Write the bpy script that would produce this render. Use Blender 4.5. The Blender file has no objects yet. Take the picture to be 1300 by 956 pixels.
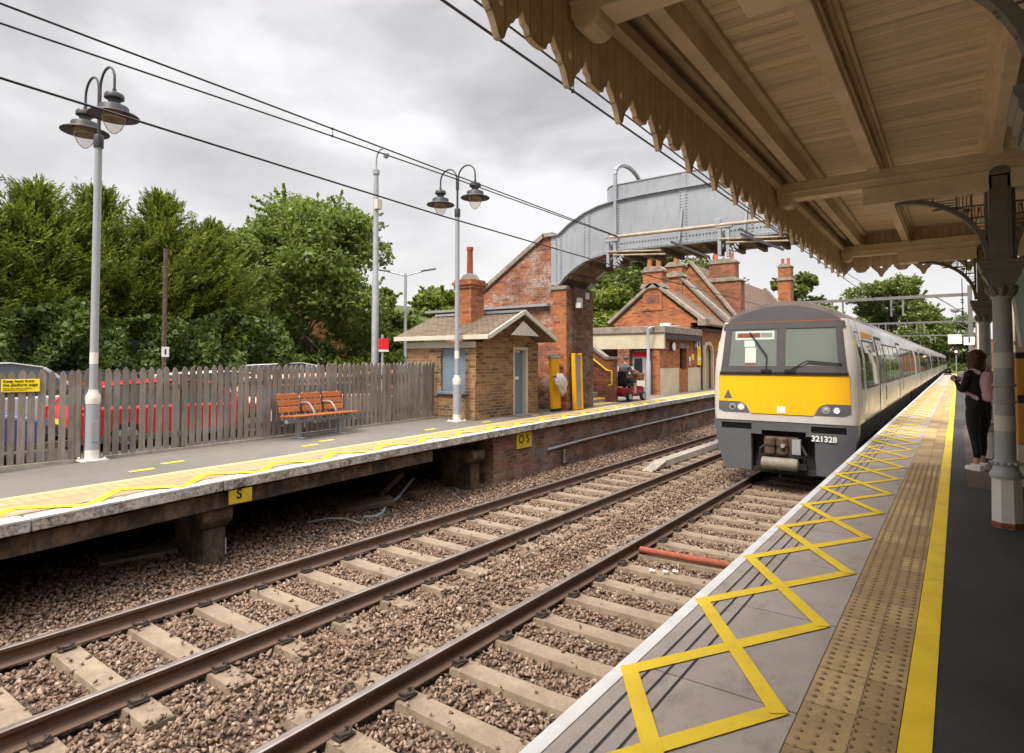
import bpy, bmesh, math, random
import numpy as np
from mathutils import Vector, Matrix
R=math.radians; PI=math.pi
random.seed(7); rng=np.random.default_rng(7)
SC=bpy.context.scene; COL=SC.collection
ORG={}
# ------------------------------------------------------------------ levels
Z_NEAR=0.915
def zL(y): return float(np.interp(y,[-40,0,1.96,2.93,4.03,6.22,8.41,12.32,24.2,95],[.86,.875,.912,.94,.974,1.013,1.045,1.09,1.186,1.26]))
def XL(y): return float(np.interp(y,[-30,2,4,8,12,23,40,95],[-7.55,-7.57,-7.62,-7.70,-7.78,-7.95,-8.15,-8.6]))
def lerp(a,b,t): return a+(b-a)*t
# ------------------------------------------------------------------ mesh helper
class MB:
    def __init__(s): s.v=[]; s.f=[]; s.m=[]
    def poly(s,pts,m=0):
        i=len(s.v); s.v+= [tuple(p) for p in pts]; s.f.append(list(range(i,i+len(pts)))); s.m.append(m)
    def hexa(s,p,m=0):
        i=len(s.v); s.v+=[tuple(q) for q in p]
        for f in ((3,2,1,0),(4,5,6,7),(0,1,5,4),(1,2,6,5),(2,3,7,6),(3,0,4,7)): s.f.append([i+k for k in f]); s.m.append(m)
    def box(s,x0,x1,y0,y1,z0,z1,m=0):
        if x0>x1: x0,x1=x1,x0
        if y0>y1: y0,y1=y1,y0
        if z0>z1: z0,z1=z1,z0
        s.hexa([(x0,y0,z0),(x1,y0,z0),(x1,y1,z0),(x0,y1,z0),(x0,y0,z1),(x1,y0,z1),(x1,y1,z1),(x0,y1,z1)],m)
    def bar(s,a,b,w,h,m=0,up=(0,0,1)):
        a=Vector(a); b=Vector(b); d=(b-a).normalized(); u=Vector(up)
        if abs(d.dot(u))>.98: u=Vector((1,0,0))
        r=d.cross(u).normalized(); u=r.cross(d); r=r*w/2; u=u*h/2
        s.hexa([a-r-u,a+r-u,a+r+u,a-r+u,b-r-u,b+r-u,b+r+u,b-r+u],m)
    def prism(s,pts,axis,d0,d1,m=0):
        """pts 2D; axis 'x': (y,z), 'y': (x,z), 'z': (x,y)"""
        def P(p,d): return {'x':(d,p[0],p[1]),'y':(p[0],d,p[1]),'z':(p[0],p[1],d)}[axis]
        n=len(pts); A=[P(p,d0) for p in pts]; B=[P(p,d1) for p in pts]
        i=len(s.v); s.v+=A+B
        s.f.append(list(range(i,i+n))); s.m.append(m); s.f.append(list(range(i+2*n-1,i+n-1,-1))); s.m.append(m)
        for k in range(n):
            l=(k+1)%n; s.f.append([i+k,i+n+k,i+n+l,i+l]); s.m.append(m)
    def lathe(s,prof,c=(0,0,0),n=16,m=0,rot=None,a0=0):
        c=Vector(c); i=len(s.v); k=len(prof)
        for r,z in prof:
            for j in range(n):
                a=2*PI*j/n+a0; p=Vector((r*math.cos(a),r*math.sin(a),z))
                if rot is not None: p=rot@p
                s.v.append(tuple(p+c))
        for a in range(k-1):
            for j in range(n):
                l=(j+1)%n; s.f.append([i+a*n+j,i+a*n+l,i+(a+1)*n+l,i+(a+1)*n+j]); s.m.append(m)
        if prof[0][0]>1e-4: s.f.append([i+j for j in range(n)][::-1]); s.m.append(m)
        if prof[-1][0]>1e-4: s.f.append([i+(k-1)*n+j for j in range(n)]); s.m.append(m)
    def tube(s,pts,r,n=8,m=0):
        pts=[Vector(p) for p in pts]; i=len(s.v); k=len(pts)
        rs=r if isinstance(r,(list,tuple)) else [r]*k
        pu=None
        for a in range(k):
            d=(pts[min(a+1,k-1)]-pts[max(a-1,0)]).normalized()
            if pu is None:
                u=Vector((0,0,1)) if abs(d.z)<.9 else Vector((1,0,0))
            else: u=pu
            u=(u-d*u.dot(d))
            u.normalize(); pu=u; w=d.cross(u)
            for j in range(n):
                t=2*PI*j/n; s.v.append(tuple(pts[a]+(u*math.cos(t)+w*math.sin(t))*rs[a]))
        for a in range(k-1):
            for j in range(n):
                l=(j+1)%n; s.f.append([i+a*n+j,i+a*n+l,i+(a+1)*n+l,i+(a+1)*n+j]); s.m.append(m)
        s.f.append([i+j for j in range(n)][::-1]); s.m.append(m)
        s.f.append([i+(k-1)*n+j for j in range(n)]); s.m.append(m)
    def ball(s,c,r,n=12,m=0,sq=(1,1,1)):
        c=Vector(c); pr=[(math.sin(PI*t/(n//2))*1.0,-math.cos(PI*t/(n//2))) for t in range(n//2+1)]
        i=len(s.v); s.lathe([(max(a,1e-5),b) for a,b in pr],(0,0,0),n,m)
        for q in range(i,len(s.v)):
            x,y,z=s.v[q]; s.v[q]=(c.x+x*r*sq[0],c.y+y*r*sq[1],c.z+z*r*sq[2])
    def xf(s,M):
        s.v=[tuple(M@Vector(p)) for p in s.v]; return s
    def build(s,name,mats,parent=None,smooth=False,bev=0,kind=None,label=None):
        if not isinstance(mats,(list,tuple)): mats=[mats]
        me=bpy.data.meshes.new(name)
        o=Vector(ORG.get(parent.name,(0,0,0))) if parent else Vector((0,0,0))
        me.from_pydata([(p[0]-o.x,p[1]-o.y,p[2]-o.z) for p in s.v],[],s.f)
        for m in mats: me.materials.append(m)
        me.polygons.foreach_set('material_index',s.m)
        bm=bmesh.new(); bm.from_mesh(me); bmesh.ops.recalc_face_normals(bm,faces=bm.faces)
        uv=bm.loops.layers.uv.new('UVMap')
        for f in bm.faces:
            n=f.normal; ax=max(range(3),key=lambda q:abs(n[q]))
            f.smooth=smooth
            for l in f.loops:
                p=l.vert.co
                l[uv].uv=((p.y,p.z),(p.x,p.z),(p.x,p.y))[ax]
        bm.to_mesh(me); bm.free()
        ob=bpy.data.objects.new(name,me); COL.objects.link(ob)
        if parent:
            ob.parent=parent; ORG[ob.name]=ORG.get(parent.name,(0,0,0))
        if smooth:
            try: me.set_sharp_from_angle(angle=R(40))
            except Exception: pass
        if bev:
            b=ob.modifiers.new('edge','BEVEL'); b.width=bev; b.segments=2; b.limit_method='ANGLE'; b.angle_limit=R(35)
        if kind: ob['kind']=kind
        if label: ob['label']=label
        return ob
def tag(o,label=None,cat=None,group=None,kind=None):
    if label: o['label']=label
    if cat: o['category']=cat
    if group: o['group']=group
    if kind: o['kind']=kind
    return o
def thing(name,label,cat,loc=(0,0,0),rz=0,group=None,world=True):
    o=bpy.data.objects.new(name,None); COL.objects.link(o); o.empty_display_size=.2
    o.location=loc; o.rotation_euler=(0,0,rz); tag(o,label,cat,group)
    ORG[o.name]=tuple(loc) if world else (0,0,0)
    return o
def dup(root,loc=None,rz=None,label=None,mats=None):
    def cp(o,par):
        c=o.copy(); COL.objects.link(c)
        if par: c.parent=par
        for ch in o.children: cp(ch,c)
        return c
    r=cp(root,None)
    if loc is not None: r.location=loc
    if rz is not None: r.rotation_euler=(0,0,rz)
    if label: r['label']=label
    return r
def np_mesh(name,V,F,mat,parent=None,smooth=False):
    """V (N,3) F (M,k)"""
    V=np.asarray(V,np.float32); F=np.asarray(F,np.int32); k=F.shape[1]
    if parent: V=V-np.array(ORG.get(parent.name,(0,0,0)),np.float32)
    me=bpy.data.meshes.new(name); me.vertices.add(len(V)); me.vertices.foreach_set('co',V.ravel())
    me.loops.add(F.size); me.loops.foreach_set('vertex_index',F.ravel())
    me.polygons.add(len(F)); me.polygons.foreach_set('loop_start',np.arange(0,F.size,k,dtype=np.int32))
    try: me.polygons.foreach_set('loop_total',np.full(len(F),k,np.int32))
    except Exception: pass
    me.update(calc_edges=True); me.materials.append(mat)
    if smooth: me.polygons.foreach_set('use_smooth',np.ones(len(F),bool))
    ob=bpy.data.objects.new(name,me); COL.objects.link(ob)
    if parent: ob.parent=parent
    return ob
def text(name,s,size,loc,rot,mat,parent=None,ext=.001,off=0,align='LEFT',sx=1):
    cu=bpy.data.curves.new(name,'FONT'); cu.body=s; cu.size=size; cu.extrude=ext; cu.offset=off; cu.align_x=align; cu.align_y='BOTTOM'
    cu.materials.append(mat); tmp=bpy.data.objects.new('tmp',cu); COL.objects.link(tmp); bpy.context.view_layer.update()
    me=bpy.data.meshes.new_from_object(tmp.evaluated_get(bpy.context.evaluated_depsgraph_get())); bpy.data.objects.remove(tmp); me.name=name
    o=bpy.data.objects.new(name,me); COL.objects.link(o)
    p=Vector(ORG.get(parent.name,(0,0,0))) if parent else Vector((0,0,0))
    o.location=Vector(loc)-p; o.rotation_euler=rot; o.scale=(sx,1,1)
    if parent: o.parent=parent
    return o
# ------------------------------------------------------------------ materials
def srgb(r,g,b):
    f=lambda c:(c/255/12.92 if c/255<=.04045 else ((c/255+.055)/1.055)**2.4)
    return (f(r),f(g),f(b),1)
class NT:
    def __init__(s,name):
        s.m=bpy.data.materials.new(name); s.m.use_nodes=True; s.t=s.m.node_tree; s.b=s.t.nodes['Principled BSDF']; s.out=s.t.nodes['Material Output']
        s._c=None
    def n(s,typ,ins=None,**kw):
        q=s.t.nodes.new('ShaderNode'+typ)
        for k,v in kw.items(): setattr(q,k,v)
        if ins:
            for k,v in ins.items(): s.set(q,k,v)
        return q
    def set(s,q,k,v):
        if hasattr(v,'is_output') or isinstance(v,bpy.types.NodeSocket): s.t.links.new(v,q.inputs[k])
        else:
            if isinstance(v,(tuple,list)) and len(v)==3 and q.inputs[k].type=='RGBA': v=(*v,1)
            q.inputs[k].default_value=v
    def obj(s):
        if not s._c: s._c=s.n('TexCoord')
        return s._c.outputs['Object']
    def uv(s):
        if not s._c: s._c=s.n('TexCoord')
        return s._c.outputs['UV']
    def noise(s,scale,vec=None,detail=4,rough=.55,stretch=None):
        v=vec or s.obj()
        if stretch: v=s.n('Mapping',{'Vector':v,'Scale':stretch}).outputs[0]
        return s.n('TexNoise',{'Vector':v,'Scale':scale,'Detail':detail,'Roughness':rough}).outputs['Fac']
    def ramp(s,fac,stops):
        q=s.n('ValToRGB',{'Fac':fac}); e=q.color_ramp.elements
        while len(e)<len(stops): e.new(.5)
        for i,(p,c) in enumerate(stops):
            e[i].position=p; e[i].color=c if isinstance(c,(tuple,list)) and len(c)==4 else ((*c,1) if isinstance(c,(tuple,list)) else (c,c,c,1))
        return q.outputs['Color']
    def mix(s,fac,a,b,mode='MIX'):
        q=s.n('Mix',data_type='RGBA',blend_type=mode)
        s.set(q,0,fac); 
        for k,v in ((6,a),(7,b)):
            if isinstance(v,(tuple,list)) and len(v)==3: v=(*v,1)
            s.set(q,k,v)
        return q.outputs[2]
    def math(s,op,a,b=0.0):
        q=s.n('Math',operation=op); s.set(q,0,a); s.set(q,1,b); return q.outputs[0]
    def isl(s): return s.n('NewGeometry').outputs['Random Per Island']
    def rnd(s): return s.n('ObjectInfo').outputs['Random']
    def fin(s,col=None,rough=.6,bump=None,bd=.01,metal=0,spec=.4,nrm=None):
        if col is not None: s.set(s.b,'Base Color',col if not (isinstance(col,tuple) and len(col)==3) else (*col,1))
        s.set(s.b,'Roughness',rough); s.b.inputs['Metallic'].default_value=metal; s.b.inputs['Specular IOR Level'].default_value=spec
        if bump is not None:
            q=s.n('Bump',{'Height':bump,'Strength':1.0,'Distance':bd}); s.t.links.new(q.outputs[0],s.b.inputs['Normal'])
        return s.m
def shade(c,k): return tuple(x*k for x in c[:3])
def plain(name,c,rough=.55,var=.18,sc=3.0,dirt=None,dirtamt=.0,metal=0,bump=.0,spec=.4,fine=60):
    t=NT(name); c=c[:3]
    a=t.noise(sc); col=t.mix(t.ramp(a,[(.3,0.),(.7,1.)]),shade(c,1-var),shade(c,1+var*.6))
    if dirt: 
        d=t.noise(sc*.7,detail=8,rough=.7); col=t.mix(t.math('MULTIPLY',t.ramp(d,[(.45,0.),(.72,1.)]),dirtamt),col,dirt[:3])
    rr=t.math('ADD',t.math('MULTIPLY',t.noise(sc*2.3),.3),rough-.15)
    return t.fin(col,rr,t.noise(fine) if bump else None,bump or .01,metal,spec)
def brick(name,cols,mortar,white=0,soot=.3,rough=.9,bw=.235,bh=.077,sootcol=(.03,.025,.022)):
    t=NT(name); uv=t.uv()
    wob=t.n('Mix',data_type='RGBA',blend_type='ADD'); 
    b=t.n('TexBrick',{'Vector':uv,'Scale':1.0,'Mortar Size':.007,'Mortar Smooth':.3,'Bias':0.0,'Brick Width':bw,'Row Height':bh,'Color1':(0,0,0,1),'Color2':(1,1,1,1),'Mortar':(.5,.5,.5,1)})
    b.offset=.5
    st=[(i/(len(cols)-1) if len(cols)>1 else 0,(*c[:3],1)) for i,c in enumerate(cols)]
    c=t.ramp(b.outputs['Color'],st)
    c=t.mix(t.math('MULTIPLY',t.ramp(t.noise(9,detail=6),[(.35,0.),(.75,1.)]),.45),c,shade(cols[0],.55))
    if soot: c=t.mix(t.math('MULTIPLY',t.ramp(t.noise(1.1,detail=7,rough=.65),[(.42,0.),(.68,1.)]),soot),c,sootcol)
    if white: 
        w=t.math('MULTIPLY',t.ramp(t.noise(1.6,detail=6,rough=.7,stretch=(1,1,1.6)),[(.47,0.),(.58,1.)]),t.ramp(t.noise(14,detail=3),[(.32,0.),(.55,1.)]))
        c=t.mix(t.math('MULTIPLY',w,white),c,(.5,.47,.43))
    c=t.mix(b.outputs['Fac'],c,t.mix(t.noise(6),shade(mortar,.6),mortar[:3]))
    h=t.math('ADD',t.math('MULTIPLY',b.outputs['Fac'],-1.0),t.math('MULTIPLY',t.noise(40,detail=5),.5))
    return t.fin(c,rough,h,.008)
M={}
M['grey_paint']=plain('grey_paint',(.30,.32,.34),.45,.12,2,(.12,.1,.08),.25)
M['pole_grey']=plain('pole_grey',(.33,.35,.38),.45,.08,2,(.2,.19,.17),.2)
M['pole_white']=plain('pole_white',(.72,.70,.64),.5,.1,3,(.3,.26,.2),.3)
M['dark_iron']=plain('dark_iron',(.045,.045,.05),.45,.2,5)
M['galv']=plain('galv',(.36,.38,.40),.42,.15,6,metal=.3)
M['cream']=plain('cream',(.79,.655,.485),.55,.16,2.2,(.2,.14,.08),.35)
M['gantry']=plain('gantry',(.17,.165,.155),.6,.2,3)
M['cream_light']=plain('cream_light',(.60,.56,.475),.55,.08,2,(.35,.3,.22),.25)
M['canopy_grey']=plain('canopy_grey',(.175,.165,.15),.5,.14,4,(.06,.05,.045),.3)
M['column_grey']=plain('column_grey',(.36,.37,.37),.42,.1,4,(.09,.08,.07),.3)
t=NT('yellow_paint'); c=t.mix(t.ramp(t.noise(4,detail=6),[(.35,0.),(.7,1.)]),(.82,.55,.012),(.93,.66,.014)); c=t.mix(t.math('MULTIPLY',t.ramp(t.noise(7,detail=9,rough=.75),[(.55,0.),(.70,1.)]),.42),c,(.34,.25,.10)); c=t.mix(t.ramp(t.noise(85,detail=4,rough=.7),[(.63,0.),(.70,.75)]),c,(.26,.22,.16)); M['yellow_paint']=t.fin(c,.6,t.noise(90),.002)
M['white_paint']=plain('white_paint',(.78,.77,.74),.55,.08,4,(.32,.29,.24),.35)
M['black']=plain('black',(.015,.015,.016),.5,.2,5)
M['rubber']=plain('rubber',(.02,.02,.02),.75,.2,5)
M['chrome']=plain('chrome',(.6,.6,.6),.2,.05,5,metal=1)
M['stone']=plain('stone',(.30,.26,.21),.85,.3,4,(.07,.06,.05),.6,bump=.006)
M['concrete']=plain('concrete',(.34,.30,.25),.9,.2,5,(.10,.085,.07),.5,bump=.004)
M['slate_blue']=plain('slate_blue',(.17,.225,.28),.55,.12,3,(.1,.1,.1),.2)
M['brick_london']=brick('brick_london',[(.12,.06,.035),(.32,.17,.07),(.45,.275,.12),(.37,.195,.08),(.23,.10,.045)],(.40,.33,.24),soot=.62,sootcol=(.07,.045,.03))
M['brick_orange']=brick('brick_orange',[(.22,.065,.028),(.50,.16,.05),(.56,.20,.065),(.36,.105,.04)],(.34,.24,.17),soot=.35)
M['brick_red']=brick('brick_red',[(.17,.06,.035),(.36,.115,.055),(.42,.15,.07),(.26,.085,.045)],(.3,.24,.19),soot=.55)
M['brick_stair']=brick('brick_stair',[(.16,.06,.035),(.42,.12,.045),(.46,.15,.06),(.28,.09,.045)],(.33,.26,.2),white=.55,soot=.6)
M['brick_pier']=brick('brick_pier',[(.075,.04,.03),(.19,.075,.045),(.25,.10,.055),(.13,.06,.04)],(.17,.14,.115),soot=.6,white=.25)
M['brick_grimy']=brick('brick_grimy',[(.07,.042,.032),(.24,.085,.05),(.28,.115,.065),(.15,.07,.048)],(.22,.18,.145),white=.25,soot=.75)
def asphalt(name,c,v=.25):
    t=NT(name)
    col=t.mix(t.ramp(t.noise(.55,detail=7,rough=.65),[(.3,0.),(.7,1.)]),shade(c,1-v),shade(c,1+v*.5))
    col=t.mix(t.ramp(t.noise(140,detail=3),[(.35,.55),(.7,0.)]),col,shade(c,.35))
    col=t.mix(t.math('MULTIPLY',t.ramp(t.noise(190,detail=2),[(.62,0.),(.72,1.)]),.5),col,shade(c,2.4))
    return t.fin(col,.85,t.noise(150,detail=3),.004)
M['asphalt_pale']=asphalt('asphalt_pale',(.195,.173,.152))
M['asphalt_dark']=asphalt('asphalt_dark',(.060,.057,.055),.6)
M['asphalt_car']=asphalt('asphalt_car',(.12,.115,.11))
def buff():
    t=NT('buff_paving'); b=t.n('TexBrick',{'Vector':t.uv(),'Scale':1.0,'Mortar Size':.004,'Brick Width':.4,'Row Height':.4,'Color1':(0,0,0,1),'Color2':(1,1,1,1),'Mortar':(.5,.5,.5,1)}); b.offset=0
    c=t.ramp(b.outputs['Color'],[(0,(.36,.24,.13,1)),(1,(.47,.325,.18,1))])
    c=t.mix(t.ramp(t.noise(2.2,detail=7,rough=.7),[(.4,0.),(.75,.7)]),c,(.24,.145,.085))
    c=t.mix(b.outputs['Fac'],c,(.22,.14,.08))
    return t.fin(c,.8,t.noise(70),.003)
M['buff_paving']=buff()
M['buff_yellow']=plain('buff_yellow',(.56,.415,.18),.7,.12,3,(.35,.24,.12),.4,bump=.003)
def tact():
    t=NT('tactile'); b=t.n('TexBrick',{'Vector':t.uv(),'Scale':1.0,'Mortar Size':.003,'Brick Width':.4,'Row Height':.4,'Color1':(0,0,0,1),'Color2':(1,1,1,1),'Mortar':(.5,.5,.5,1)}); b.offset=0
    c=t.ramp(b.outputs['Color'],[(0,(.36,.235,.105,1)),(.5,(.46,.31,.14,1)),(1,(.60,.42,.19,1))])
    c=t.mix(t.ramp(t.noise(3,detail=8,rough=.7),[(.42,0.),(.75,.65)]),c,(.14,.09,.05))
    c=t.mix(b.outputs['Fac'],c,(.1,.07,.045))
    return t.fin(c,.75,t.noise(80),.003)
M['tactile']=tact()
t=NT('buff_ribbed'); s_=t.n('SeparateXYZ',{'Vector':t.obj()}); f_=t.math('FRACT',t.math('MULTIPLY',s_.outputs['Y'],7.5)); g_=t.math('LESS_THAN',f_,.35)
c_=t.mix(g_,(.42,.29,.145),(.36,.245,.125)); c_=t.mix(t.ramp(t.noise(3,detail=7,rough=.7),[(.45,0.),(.75,.5)]),c_,(.28,.18,.095)); M['buff_ribbed']=t.fin(c_,.8,g_,.004)
M['blister']=plain('blister',(.29,.19,.09),.75,.35,9)
def paving():
    t=NT('grey_paving')
    c=t.mix(t.ramp(t.noise(1.4,detail=7,rough=.65),[(.3,0.),(.7,1.)]),(.375,.315,.265),(.49,.42,.355))
    c=t.mix(t.math('MULTIPLY',t.isl(),.30),c,(.25,.21,.18))
    c=t.mix(t.math('MULTIPLY',t.ramp(t.noise(5,detail=8,rough=.75,stretch=(1,.5,1)),[(.52,0.),(.72,1.)]),.5),c,(.15,.12,.1))
    c=t.mix(t.ramp(t.noise(17,detail=3),[(.70,0.),(.76,.5)]),c,(.14,.115,.10))
    c=t.mix(t.math('MULTIPLY',t.ramp(t.noise(260,detail=2),[(.55,0.),(.75,1.)]),.3),c,(.12,.1,.09))
    return t.fin(c,.75,t.noise(120),.002)
M['grey_paving']=paving()
M['groove']=plain('groove',(.035,.03,.03),.8,.2,8)
def coping():
    t=NT('coping_weathered')
    n=t.math('ADD',t.math('MULTIPLY',t.noise(26,detail=8,rough=.75),.62),t.math('MULTIPLY',t.noise(5,detail=6),.38))
    c=t.ramp(n,[(.38,(.06,.05,.043,1)),(.46,(.26,.23,.19,1)),(.54,(.52,.49,.45,1)),(.66,(.64,.62,.59,1))])
    return t.fin(c,.85,n,.01)
M['coping_face']=coping()
M['coping_top']=plain('coping_top',(.60,.58,.54),.7,.12,4,(.3,.27,.23),.6,bump=.004)
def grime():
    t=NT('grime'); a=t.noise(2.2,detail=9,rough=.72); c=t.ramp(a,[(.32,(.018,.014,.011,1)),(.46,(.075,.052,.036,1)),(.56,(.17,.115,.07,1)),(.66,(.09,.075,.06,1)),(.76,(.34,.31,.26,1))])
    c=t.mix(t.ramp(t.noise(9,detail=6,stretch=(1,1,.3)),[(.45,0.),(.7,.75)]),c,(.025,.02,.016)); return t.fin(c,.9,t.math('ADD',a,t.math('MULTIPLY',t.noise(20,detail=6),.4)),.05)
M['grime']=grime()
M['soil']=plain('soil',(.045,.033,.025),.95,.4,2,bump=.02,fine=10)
# ballast
t=NT('ballast_bed'); v=t.n('TexVoronoi',{'Vector':t.obj(),'Scale':22.0,'Randomness':1.0}); 
c=t.ramp(v.outputs['Color'],[(0,(.10,.065,.045,1)),(.5,(.20,.135,.095,1)),(1,(.30,.22,.165,1))])
c=t.mix(t.ramp(v.outputs['Distance'],[(.28,0.),(.62,.85)]),c,(.03,.02,.015))
M['ballast_bed']=t.fin(c,.95,t.math('MULTIPLY',v.outputs['Distance'],-1.0),.03)
t=NT('ballast_stone'); c=t.ramp(t.isl(),[(0,(.115,.068,.046,1)),(.35,(.205,.137,.097,1)),(.7,(.28,.196,.142,1)),(.94,(.35,.265,.20,1)),(1,(.42,.34,.27,1))])
c=t.mix(t.ramp(t.noise(.9,detail=4),[(.4,0.),(.7,.4)]),c,(.15,.082,.052))
M['ballast_stone']=t.fin(c,.95,t.noise(60),.004)
t=NT('sleeper_concrete'); c=t.mix(t.ramp(t.noise(3,detail=7,rough=.7),[(.35,0.),(.7,1.)]),(.165,.122,.085),(.325,.26,.185))
c=t.mix(t.math('MULTIPLY',t.rnd(),.35),c,(.2,.14,.1)); c=t.mix(t.ramp(t.noise(25,detail=6),[(.5,0.),(.75,.6)]),c,(.12,.085,.06))
M['sleeper']=t.fin(c,.9,t.noise(50),.004)
t=NT('rail_steel'); c=t.mix(t.noise(7,detail=6),(.085,.05,.035),(.165,.10,.068)); M['rail_rust']=t.fin(c,.75,t.noise(60),.002)
M['rail_top']=plain('rail_top',(.34,.29,.26),.32,.2,3,(.12,.08,.06),.5,metal=.6)
M['clip']=plain('clip',(.05,.035,.026),.7,.3,10)
# wood
def wood(name,a,b,rough=.8,sc=(9,9,1.2),grey=None):
    t=NT(name); o=t.obj()
    n=t.noise(2.4,detail=9,rough=.7,stretch=sc)
    c=t.mix(t.ramp(n,[(.3,0.),(.7,1.)]),a,b)
    c=t.mix(t.math('MULTIPLY',t.isl(),.55),c,shade(a,.6))
    if grey: c=t.mix(t.ramp(t.noise(1.7,detail=5),[(.45,0.),(.7,.6)]),c,grey)
    return t.fin(c,rough,n,.004)
M['fence_wood']=wood('fence_wood',(.15,.125,.105),(.31,.268,.228),.9,grey=(.34,.315,.29))
M['bench_wood']=wood('bench_wood',(.36,.10,.022),(.50,.165,.045),.45,sc=(8,1.5,8))
M['plank_dark']=wood('plank_dark',(.10,.07,.05),(.17,.125,.09),.85,sc=(9,1,9))
M['hatch_board']=wood('hatch_board',(.075,.055,.045),(.13,.095,.078),.85,sc=(9,1,9))
# canopy boards : grooves along X every 0.11 m (v coord)
def boards(name,c,axis,width=.11,dirt=.5,var=.25):
    t=NT(name); s=t.n('SeparateXYZ',{'Vector':t.obj()}); w=s.outputs[axis]
    f=t.math('FRACT',t.math('DIVIDE',w,width)); idx=t.math('FLOOR',t.math('DIVIDE',w,width))
    rv=t.n('TexWhiteNoise',{'W':idx},noise_dimensions='1D').outputs['Value']
    g=t.math('LESS_THAN',f,.07)
    col=t.mix(rv,shade(c,1-var*.5),shade(c,1+var*.5))
    st=(.35,6,6) if axis=='Y' else (6,6,.5)
    n=t.noise(1.2,detail=8,rough=.72,stretch=st)
    col=t.mix(t.math('MULTIPLY',t.ramp(n,[(.45,0.),(.72,1.)]),dirt),col,(.16,.095,.05))
    col=t.mix(t.math('MULTIPLY',t.ramp(t.noise(30,detail=5),[(.6,0.),(.72,1.)]),.35),col,(.10,.06,.035))
    col=t.mix(t.math('MULTIPLY',g,t.math('ADD',t.math('MULTIPLY',t.noise(.9,detail=3),.9),.15)),col,shade(c,.22))
    return t.fin(col,.6,t.math('MULTIPLY',g,-1.0),.006)
M['ceiling_boards']=boards('ceiling_boards',(.83,.685,.505),'Y',.11,.5,.2)
M['valance_boards']=boards('valance_boards',(.78,.605,.42),'Y',.105,.35,.12)
M['valance_end']=boards('valance_end',(.78,.62,.44),'X',.105,.35,.12)
# roof tiles
def tiles(name,a,b,moss):
    t=NT(name); k=t.n('TexBrick',{'Vector':t.uv(),'Scale':1.0,'Mortar Size':.006,'Mortar Smooth':.2,'Brick Width':.17,'Row Height':.1,'Color1':(0,0,0,1),'Color2':(1,1,1,1),'Mortar':(.5,.5,.5,1)})
    c=t.ramp(k.outputs['Color'],[(0,(*a,1)),(1,(*b,1))]); c=t.mix(t.ramp(t.noise(1.5,detail=7,rough=.7),[(.45,0.),(.7,.75)]),c,moss)
    c=t.mix(k.outputs['Fac'],c,shade(a,.3)); return t.fin(c,.9,t.math('MULTIPLY',k.outputs['Fac'],-1.0),.015)
M['tiles_brown']=tiles('tiles_brown',(.105,.072,.048),(.18,.13,.088),(.17,.135,.08))
M['tiles_red']=tiles('tiles_red',(.135,.085,.062),(.23,.14,.10),(.19,.155,.10))
# bridge plate
t=NT('bridge_paint'); c=t.mix(t.ramp(t.noise(1.0,detail=6),[(.35,0.),(.7,1.)]),(.265,.295,.33),(.325,.355,.39)); c=t.mix(t.math('MULTIPLY',t.ramp(t.noise(3,detail=8,rough=.7,stretch=(3,3,.6)),[(.50,0.),(.74,1.)]),.55),c,(.22,.185,.145))
M['bridge_paint']=t.fin(c,.5,t.noise(8),.002)
M['deck_wood']=plain('deck_wood',(.17,.115,.07),.85,.4,3,(.05,.035,.025),.6)
M['timber_pale']=plain('timber_pale',(.44,.36,.25),.7,.25,6,(.2,.15,.1),.5)
# train
M['train_white']=plain('train_white',(.60,.575,.54),.3,.07,.8,(.30,.24,.18),.5,spec=.6)
M['train_side']=plain('train_side',(.50,.485,.465),.2,.06,.6,(.30,.25,.20),.14,spec=.7)
t=NT('train_yellow'); c=t.mix(t.math('MULTIPLY',t.ramp(t.noise(3,detail=8,rough=.7,stretch=(2.5,1,.5)),[(.48,0.),(.75,1.)]),.35),(.93,.50,.004),(.55,.30,.02)); c=t.mix(t.ramp(t.noise(60,detail=3),[(.66,0.),(.74,.45)]),c,(.16,.09,.03)); M['train_yellow']=t.fin(c,.38)
M['train_grey']=plain('train_grey',(.115,.122,.137),.42,.12,2,(.12,.1,.085),.3)
M['train_mask']=plain('train_mask',(.068,.064,.070),.5,.12,3,(.12,.09,.075),.3)
M['train_roof']=plain('train_roof',(.15,.13,.115),.8,.25,2,(.28,.24,.2),.4)
M['train_under']=plain('train_under',(.03,.026,.023),.85,.4,5)
M['coupler']=plain('coupler',(.095,.06,.04),.7,.35,12,(.03,.025,.02),.6)
M['coupler_pale']=plain('coupler_pale',(.22,.195,.16),.6,.25,9,(.12,.09,.06),.6)
M['door_orange']=plain('door_orange',(.62,.27,.03),.5,.1,4)
def glass(name,tint,trans,rough=.03):
    t=NT(name); gc=.55 if trans<.2 else .9; g=t.n('BsdfGlossy',{'Color':(gc,gc,gc*.96,1),'Roughness':rough}); tr=t.n('BsdfTransparent',{'Color':(*tint,1)})
    d=t.n('BsdfPrincipled',{'Base Color':(*shade(tint,.35),1),'Roughness':rough}); 
    m1=t.n('MixShader',{0:trans}); t.t.links.new(d.outputs[0],m1.inputs[1]); t.t.links.new(tr.outputs[0],m1.inputs[2])
    lw=t.n('LayerWeight',{'Blend':.06 if trans>.85 else (.05 if trans<.2 else .25)}); m2=t.n('MixShader',{0:lw.outputs['Fresnel']}); t.t.links.new(m1.outputs[0],m2.inputs[1]); t.t.links.new(g.outputs[0],m2.inputs[2])
    t.t.links.new(m2.outputs[0],t.out.inputs['Surface']); return t.m
M['glass_cab']=glass('glass_cab',(.9,.94,.91),.93)
M['glass_dark']=glass('glass_dark',(.055,.065,.055),.12)
M['glass_car']=glass('glass_car',(.25,.3,.3),.3)
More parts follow.
